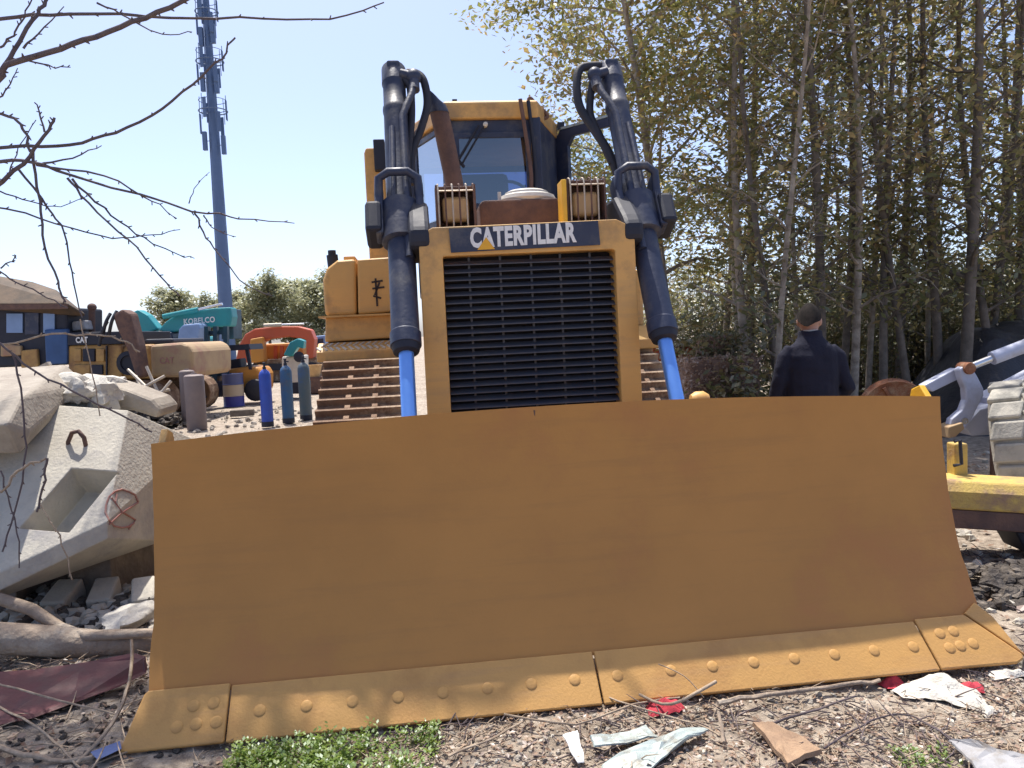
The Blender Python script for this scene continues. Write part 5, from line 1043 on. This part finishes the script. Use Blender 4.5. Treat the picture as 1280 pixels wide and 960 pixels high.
# orange-red excavator
oy = Vector((-9.0, 32.0, 0)); oe = empty('orange_excavator', oy, label='orange-red excavator with arched boom in the yard between forklift and bulldozer', cat='excavator')
for yy in (0.3, 2.6): belt('track', oe, -1.6, 2.4, yy, .6, .9)
m = px_prism([(294, 452), (298, 432), (306, 418), (318, 411), (345, 408), (372, 408), (388, 412), (393, 424), (391, 448), (383, 448), (382, 424), (360, 421), (334, 424), (322, 432), (312, 454)], 31.8, .6, oy); m.build('boom', 'orange_paint', oe, bevel=.06)
m = px_prism([(312, 424), (328, 421), (330, 452), (313, 454)], 31.5, .5, oy); m.build('cab', 'orange_yellow', oe, bevel=.06)
m = px_prism([(330, 430), (378, 428), (380, 452), (330, 454)], 32.6, 1.8, oy); m.build('house', 'orange_yellow', oe, bevel=.1)
m = MB(); m.tube([spot(330, 407, 31.7) - oy, spot(352, 406, 31.7) - oy], .08, 8); m.build('hydraulic_cylinder', 'wire_pale', oe, smooth=50)
m = MB(); m.tube([spot(352, 406, 31.7) - oy, spot(380, 405, 31.7) - oy], .045, 8); m.build('rod', 'steel_bright', oe, smooth=50)
for u in (342, 350, 358): m = px_prism([(u, 432), (u + 4, 432), (u + 4, 450), (u, 450)], 32.4, .1, oy); m.build('louvre', 'orange_paint', oe)
m = px_prism([(308, 456), (380, 454), (380, 462), (308, 464)], 31.9, 1.8, oy); m.build('turntable', 'black_paint', oe)
# little teal digger head, truck box and basket
gy = Vector((-5.6, 22, 0)); sm = empty('small_teal_machine', gy, label='small teal machine head behind the blue gas cylinders', cat='machine')
m = px_prism([(354, 444), (362, 428), (372, 423), (380, 426), (379, 436), (372, 434), (364, 446)], 21.8, .3, gy); m.build('arm', 'teal_paint', sm, bevel=.03)
m = px_prism([(352, 446), (378, 444), (378, 478), (352, 480)], 22.0, .7, gy); m.build('body', 'cream', sm, bevel=.04)
m = px_prism([(352, 478), (380, 477), (380, 492), (352, 493)], 22.0, .8, gy); m.build('base', 'black_paint', sm, bevel=.04)
m = MB(); m.lathe([(.14, 0), (.15, .03), (.1, .05)], spot(374, 446, 21.7) - gy, (0, -1, 0), 14); m.build('motor', 'black_paint', sm, smooth=40)
by = Vector((-7.4, 34, 0)); bk = empty('blue_cabin', by, label='blue machine cabin just left of the bulldozer fender', cat='cabin')
m = px_prism([(394, 420), (406, 419), (407, 446), (394, 447)], 34, 1.5, by); m.build('wall', 'pale_blue', bk, bevel=.05)
m = px_prism([(396, 424), (404, 423), (404, 434), (396, 435)], 33.97, .05, by); m.build('window', 'navy_paint', bk)
m = px_prism([(392, 446), (409, 445), (409, 470), (392, 471)], 34, 1.5, by); m.build('base', 'teal_paint', bk, bevel=.05)
ky = spot(392, 478, 24); ky.z = 0
kb = empty('wire_basket', ky, label='tan basket standing on a dark crate left of the bulldozer track', cat='basket')
m = MB(); m.lathe([(.18, .5), (.2, .5), (.27, .82), (.29, .86), (.25, .86), (.24, .8)], (0, 0, 0), (0, 0, 1), 18); m.build('basket', 'tread_tan', kb, smooth=40)
m = MB(); m.box(-.35, .35, -.25, .25, 0, .5); m.build('crate', 'rust_brown', kb, bevel=.02)

# ------------------------------------------------------------------ things on the right
# brown brush bale, grey bale on top
def bale(c, w, d, h, lm, base, nl, seed, lab, ls):
    rg = random.Random(seed); o = empty('brush_bale', c, label=lab, cat='bale'); m = MB()
    m.prism([(-w / 2 + .1, -d / 2), (w / 2 - .1, -d / 2), (w / 2, -d / 2 + .1), (w / 2, d / 2), (-w / 2, d / 2), (-w / 2, -d / 2 + .1)], 'z', 0, h); m.build('core', base, o, bevel=.08, seg=3); lv = MB()
    for _ in range(nl):
        f = rg.random(); x = rg.uniform(-w / 2, w / 2); z = rg.uniform(.0, h); y = -d / 2
        if f > .75: z = h; y = rg.uniform(-d / 2, d / 2)
        elif f > .6: x = -w / 2; y = rg.uniform(-d / 2, d / 2)
        p = Vector((x + rg.gauss(0, .02), y + rg.gauss(0, .03), z + rg.gauss(0, .02))); dd_ = Vector((rg.gauss(0, 1), rg.gauss(-.6, .6), rg.gauss(-.3, 1))).normalized(); w2 = dd_.cross(Vector((rg.gauss(0, 1), 1, rg.gauss(0, 1)))).normalized(); L = ls * rg.uniform(.5, 1.4)
        lv.add([p, p + dd_ * L * .5 + w2 * L * .22, p + dd_ * L, p + dd_ * L * .5 - w2 * L * .22], [(0, 1, 2, 3)])
    lv.build('dry_leaves', lm, o, recalc=False); return o
c = spot(903, 470, 10.0); bale((c.x, 10.2, 0), .95, .7, c.z + .22, 'leaf_dry', 'dry_brush', 2600, 5, 'brown bale of dry brush left of the standing man', .06)
c = spot(905, 430, 10.2); bale((c.x - .05, 10.4, 1.2), .5, .45, .26, 'leaf_shrub', 'dry_brush', 700, 6, 'smaller grey-green brush bale lying on the brown bale', .06)
# orange machine glimpsed beyond the right rod
my = spot(832, 440, 13); my.z = 0
om = empty('orange_machine', my, label='orange and cream machine glimpsed beyond the right lift rod', cat='machine')
m = MB(); m.box(-.6, .5, 0, 1.2, .55, 1.25); m.build('body', 'orange_paint', om, bevel=.08)
m = MB(); m.box(-.75, .75, -.05, 1.25, 1.25, 1.38); m.build('roof', 'cream', om, bevel=.03)
for dx in (-.5, .45):
    m = MB(); m.lathe([(.1, 0), (.27, .02), (.3, .08), (.3, .22)], (dx, -.1, .3), (0, 1, 0), 16); m.build('wheel', 'rubber', om, smooth=40)
# rusty wheel
ry = spot(1117, 500, 8.0); rw = empty('rusty_drum_wheel', (ry.x, 8.0, 0), label='rusty steel wheel rim standing behind the right end of the blade top', cat='wheel')
m = MB(); RW = .33; RZ = ry.z - .12
m.lathe([(RW * .5, -.10), (RW * .92, -.09), (RW, -.10), (RW * 1.02, -.06), (RW * .95, -.03), (RW * .95, .04), (RW * 1.02, .07), (RW, .1), (RW * .5, .1)], (0, 0, RZ), (.25, 1, .1), 30); m.build('rim', 'rust_orange', rw, smooth=40)
for k in range(6):
    a = k * math.pi / 3; m = MB(); m.beam((0, -.1, RZ), (RW * .9 * math.cos(a), -.1, RZ + RW * .9 * math.sin(a)), .05, .03); m.build('spoke', 'rust_orange', rw)
m = MB(); m.box(-.25, .25, -.12, .25, 0, RZ - RW + .02); m.build('stand', 'rust_brown', rw, bevel=.01)
# excavator arm lying on the ground
ay = Vector((4.2, 7.2, 0)); ar = empty('excavator_arm', ay, label='pale grey excavator arm with curved link and ram lying at the right', cat='excavator arm')
def pxs(poly, y, th): return px_prism(poly, y, th, ay)
pxs([(1155, 482), (1196, 460), (1206, 466), (1203, 472), (1166, 490)], 7.3, .12).build('side_link', 'arm_grey', ar, bevel=.012)
pxs([(1199, 462), (1206, 457), (1215, 459), (1222, 470), (1230, 486), (1230, 494), (1222, 510), (1213, 528), (1204, 532), (1188, 532), (1190, 524), (1203, 513), (1208, 500), (1207, 486), (1202, 474)], 7.15, .10).build('curved_link', 'arm_grey', ar, bevel=.014)
m = MB(); m.lathe([(.02, 0), (.03, .005), (.03, .02), (.012, .022), (.012, .015), (0, .015)], spot(1205, 526, 7.15) - ay, (0, -1, 0), 14); m.build('pin', 'steel_bright', ar, smooth=40)
m = MB(); m.lathe([(.05, -.08), (.055, -.07), (.055, .07), (.05, .08)], spot(1207, 460, 7.2) - ay, (0, 1, 0), 16); m.build('pin_boss', 'rust_orange', ar, smooth=40)
m = MB(); m.tube([spot(1212, 459, 7.2) - ay, spot(1242, 447, 7.2) - ay], .034, 14); m.build('rod', 'steel_bright', ar, smooth=50)
m = MB(); m.tube([spot(1240, 448, 7.2) - ay, spot(1330, 414, 7.2) - ay], .062, 18); m.build('ram', 'arm_grey', ar, smooth=40)
pxs([(1238, 498), (1248, 491), (1300, 464), (1320, 456), (1330, 500), (1250, 512), (1242, 508)], 7.3, .25).build('stick', 'arm_grey', ar, bevel=.014)
pxs([(1205, 535), (1225, 512), (1245, 506), (1300, 500), (1300, 540), (1215, 545)], 7.25, .25).build('bucket_ear', 'arm_grey', ar, bevel=.014)
pxs([(1186, 534), (1204, 528), (1206, 536), (1195, 546), (1186, 548)], 7.1, .2).build('worn_tip', 'tan_weight', ar, bevel=.01)
m = MB(); m.box(.42, .75, .1, .4, 0, .62); m.build('support', 'rust_brown', ar)
# black netting heap
rg = random.Random(8); m = MB(); n_ = 60; rings = []
for j in range(40):
    ring = []
    for i in range(n_):
        x = 5.2 + 4.6 * i / (n_ - 1); y = 10.2 + 2.4 * j / 39; fx = (x - 5.4) / 1.4; fx = max(0, min(1, fx)); e = math.sin(math.pi * min(1, max(0, (j / 39)))) ** .6
        h = 1.45 * (fx * fx * (3 - 2 * fx)) * e * (1 + .12 * noise.noise(Vector((x * 1.5, y * 1.5, 2)))) + .06 * noise.noise(Vector((x * 2 + y * 5, y * 3, 5))) + .03 * noise.noise(Vector((x * 5, y * 14, 9)))
        ring.append((x, y, max(h, 0) - .03))
    rings.append(ring)
m.loft(rings, cap=False, closed=False); tag(m.build('black_net_heap', 'net_black', smooth=60, recalc=False), 'heap under black netting at the foot of the trees', 'heap')
# tyre
tyr = empty('dusty_tyre', (4.47, 6.75, -.04), label='big dusty grey tyre with chunky tread at the right frame edge', cat='tyre')
TA = Vector((.80, -.58, .12)).normalized(); TRr = .52
m = MB(); m.lathe([(TRr * .55, -.22), (TRr * .8, -.27), (TRr * .95, -.24), (TRr * .985, -.15), (TRr * .985, .15), (TRr * .95, .24), (TRr * .8, .27), (TRr * .55, .22)], (0, 0, .52), TA, 40); m.build('carcass', 'tyre_dusty', tyr, smooth=50)
tu = TA.orthogonal().normalized(); tw_ = TA.cross(tu)
for k in range(18):
    for s_ in (-1, 1):
        a = 2 * math.pi * (k + (.5 if s_ > 0 else 0)) / 18; rd_ = tu * math.cos(a) + tw_ * math.sin(a); tg = TA.cross(rd_); m = MB(); m.obox(Vector((0, 0, .52)) + rd_ * TRr * .985 + TA * s_ * .125, (.24, .16, .06), Matrix((TA, (tg + TA * .25 * s_).normalized(), rd_)).transposed()); m.build('tread_block', 'tyre_dusty', tyr, bevel=.018)
m = MB(); m.lathe([(.05, -.1), (TRr * .54, -.16), (TRr * .56, -.2)], (0, 0, .52), TA, 28); m.build('rim', 'rust_orange', tyr, smooth=40)
# yellow beam
bm0 = Vector((3.2, 5.3, 0)); ybm = empty('yellow_beam', bm0, label='dirty yellow steel beam behind the right end of the blade', cat='beam')
P0, P1 = spot(1130, 622, 5.35) - bm0, spot(1400, 638, 5.1) - bm0
dv = (P1 - P0).normalized(); up_ = Vector((0, 0, 1)); nv = dv.cross(up_).normalized(); rings = []
for P in (P0, P0.lerp(P1, .5), P1): rings.append([P + nv * a + up_ * b for a, b in ((-.20, -.02), (-.20, .10), (-.15, .165), (.15, .165), (.20, .10), (.20, -.02))])
m = MB(); m.loft(rings); m.build('tube', 'worn_beam', ybm, bevel=.015)
m = MB(); m.beam(P0 - up_ * .085 + nv * .02, P1 - up_ * .085 + nv * .02, .34, .125); m.build('shaded_half', 'rust_brown', ybm, bevel=.01)  # brown box puts the shade of the beam's lower half into colour
m = MB(); P2 = spot(1196, 575, 5.4) - bm0; m.box(P2.x - .04, P2.x + .05, P2.y - .05, P2.y + .06, P2.z - .18, P2.z + .12); m.build('bracket', 'worn_beam', ybm, bevel=.01)
m = MB(); m.tube([spot(1193, 552, 5.3) - bm0, spot(1200, 550, 5.3) - bm0, spot(1202, 580, 5.3) - bm0, spot(1192, 582, 5.3) - bm0], .012, 6); m.build('clip', 'black_paint', ybm)
m = MB(); P3 = spot(1275, 668, 5.2) - bm0; m.prism([(P3.x - .10, P3.z + .05), (P3.x + .6, P3.z + .05), (P3.x + .6, 0), (P3.x + .1, 0), (P3.x - .02, P3.z - .1)], 'y', P3.y - .12, P3.y + .16); m.build('foot', 'black_paint', ybm, bevel=.02)
m = MB(); P4 = spot(1150, 690, 5.35) - bm0; m.box(P4.x - .12, P4.x + .12, -.1, .2, 0, P0.z - .14); m.build('foot', 'rust_brown', ybm, bevel=.02)

# ------------------------------------------------------------------ the man
mo = Vector((spot(1013, 430, 6.2).x, 6.2, -0.02)); man = empty('person', mo, label='man seen from behind in a long dark navy coat, head bowed', cat='person')
def voxel(o, v=.014, sm=4):
    md = o.modifiers.new('remesh', 'REMESH'); md.mode = 'VOXEL'; md.voxel_size = v; md.use_smooth_shade = True
    if sm: s2 = o.modifiers.new('smooth', 'SMOOTH'); s2.iterations = sm; s2.factor = .5
def ell(z, rx, ry, cx=0, cy=0, n=20, tilt=0): return [(cx + rx * math.cos(2 * math.pi * k / n), cy + ry * math.sin(2 * math.pi * k / n), z + tilt * math.cos(2 * math.pi * k / n)) for k in range(n)]
HC = Vector((.015, .055, 1.625)); HR = Matrix.Rotation(R(-25), 3, 'Z') @ Matrix.Rotation(R(-16), 3, 'X')
m = MB(); m.ellipsoid(HC, (.080, .099, .120), 20, 14, HR); m.ellipsoid(HC + HR @ Vector((0, .02, -.06)), (.062, .075, .06), 16, 10, HR)
m.tube([(0, -.005, 1.44), (.004, .01, 1.52), (.012, .035, 1.60)], [.068, .062, .060], 14)
m.ellipsoid(HC + HR @ Vector((0, .102, -.012)), (.014, .018, .024), 10, 8, HR)
for s_ in (-1, 1):
    m.ellipsoid(HC + HR @ Vector((s_ * .085, -.006, -.014)), (.012, .026, .037), 10, 8, HR)
    m.tube([(s_ * .15, 0, 1.37), (s_ * .215, 0, 1.25), (s_ * .25, -.01, 1.12), (s_ * .268, -.012 - .02 * s_, 1.06 + .02 * s_), (s_ * .245, .08, .97), (s_ * .19, .16, .94)], [.035, .036, .034, .033, .031, .03], 10); m.ellipsoid((s_ * .18, .17, .92), (.022, .035, .035), 10, 8)
    m.tube([(s_ * .09, 0, .95), (s_ * .11, 0, .5), (s_ * .12, -.01, .08)], [.085, .06, .045], 12)
m.loft([ell(.85, .16, .11), ell(1.1, .15, .10), ell(1.3, .18, .11), ell(1.42, .15, .085), ell(1.48, .07, .065)])
body = m.build('body', 'skin', man); voxel(body, .011, 3)
m = MB(); rings = []
for k in range(9):
    th = math.pi * (.02 + .445 * k / 8); rings.append([HC + HR @ Vector((.091 * math.sin(th) * math.cos(t * math.pi / 10), (.118 * math.sin(th)) * math.sin(t * math.pi / 10) - .006 - .03 * (k / 8) * max(0, math.sin(t * math.pi / 10)) - .004 , -.002 + .138 * math.cos(th) - ((.088 + .012 * math.sin(t * 5.1)) * (k / 8) ** 3 * max(0, -math.sin(t * math.pi / 10))) + (.05 * (k / 8) * max(0, math.sin(t * math.pi / 10))))) for t in range(20)])
m.loft([[p for p in rings[0]]] + rings[1:], cap=True); m.build('hair', 'hair_short', man, smooth=60)
m = MB(); m.loft([ell(.70, .235, .19, 0, .01), ell(.9, .225, .185), ell(1.08, .205, .175), ell(1.25, .21, .165), ell(1.35, .21, .145), ell(1.42, .175, .12), ell(1.465, .12, .10, 0, .0), ell(1.50, .095, .088, .003, .008), ell(1.545, .088, .085, .006, .012)])
for s_ in (-1, 1): m.tube([(s_ * .15, 0, 1.405), (s_ * .205, -.005, 1.345), (s_ * .252 - (.01 if s_ > 0 else 0), -.02, 1.19), (s_ * .282, -.015 - .02 * s_, 1.07 + .02 * s_), (s_ * .25, .08, .97), (s_ * .19, .17, .93)], [.055, .066, .06, .057, .055, .053], 14)
coat = m.build('coat', 'coat_navy', man); voxel(coat, .011, 3)
dt = bpy.data.textures.new('cloth_folds', 'CLOUDS'); dt.noise_scale = .16; dm = coat.modifiers.new('folds', 'DISPLACE'); dm.texture = dt; dm.strength = .03; dm.mid_level = .5
m = MB(); m.ellipsoid((.004, .006, 1.515), (.078, .075, .05), 18, 8); m.build('shirt_collar', 'white_cloth', man, smooth=60)
m = MB()
for s_ in (-1, 1): m.tube([(s_ * .08, .01, .95), (s_ * .10, .01, .52), (s_ * .12, -.01, .06)], [.115, .085, .075], 14)
tro = m.build('trousers', 'trouser_black', man); voxel(tro, .014, 4)
for s_ in (-1, 1):
    m = MB(); m.ellipsoid((s_ * .125, .06, .045), (.05, .14, .05), 14, 8); m.build('shoe', 'black_paint', man, smooth=60)
for i in range(20):
    rng = random.Random(500 + i); u = 800 + i * 26 + rng.uniform(-8, 8); y = rng.uniform(20, 24); p = spot(u, 430, y)
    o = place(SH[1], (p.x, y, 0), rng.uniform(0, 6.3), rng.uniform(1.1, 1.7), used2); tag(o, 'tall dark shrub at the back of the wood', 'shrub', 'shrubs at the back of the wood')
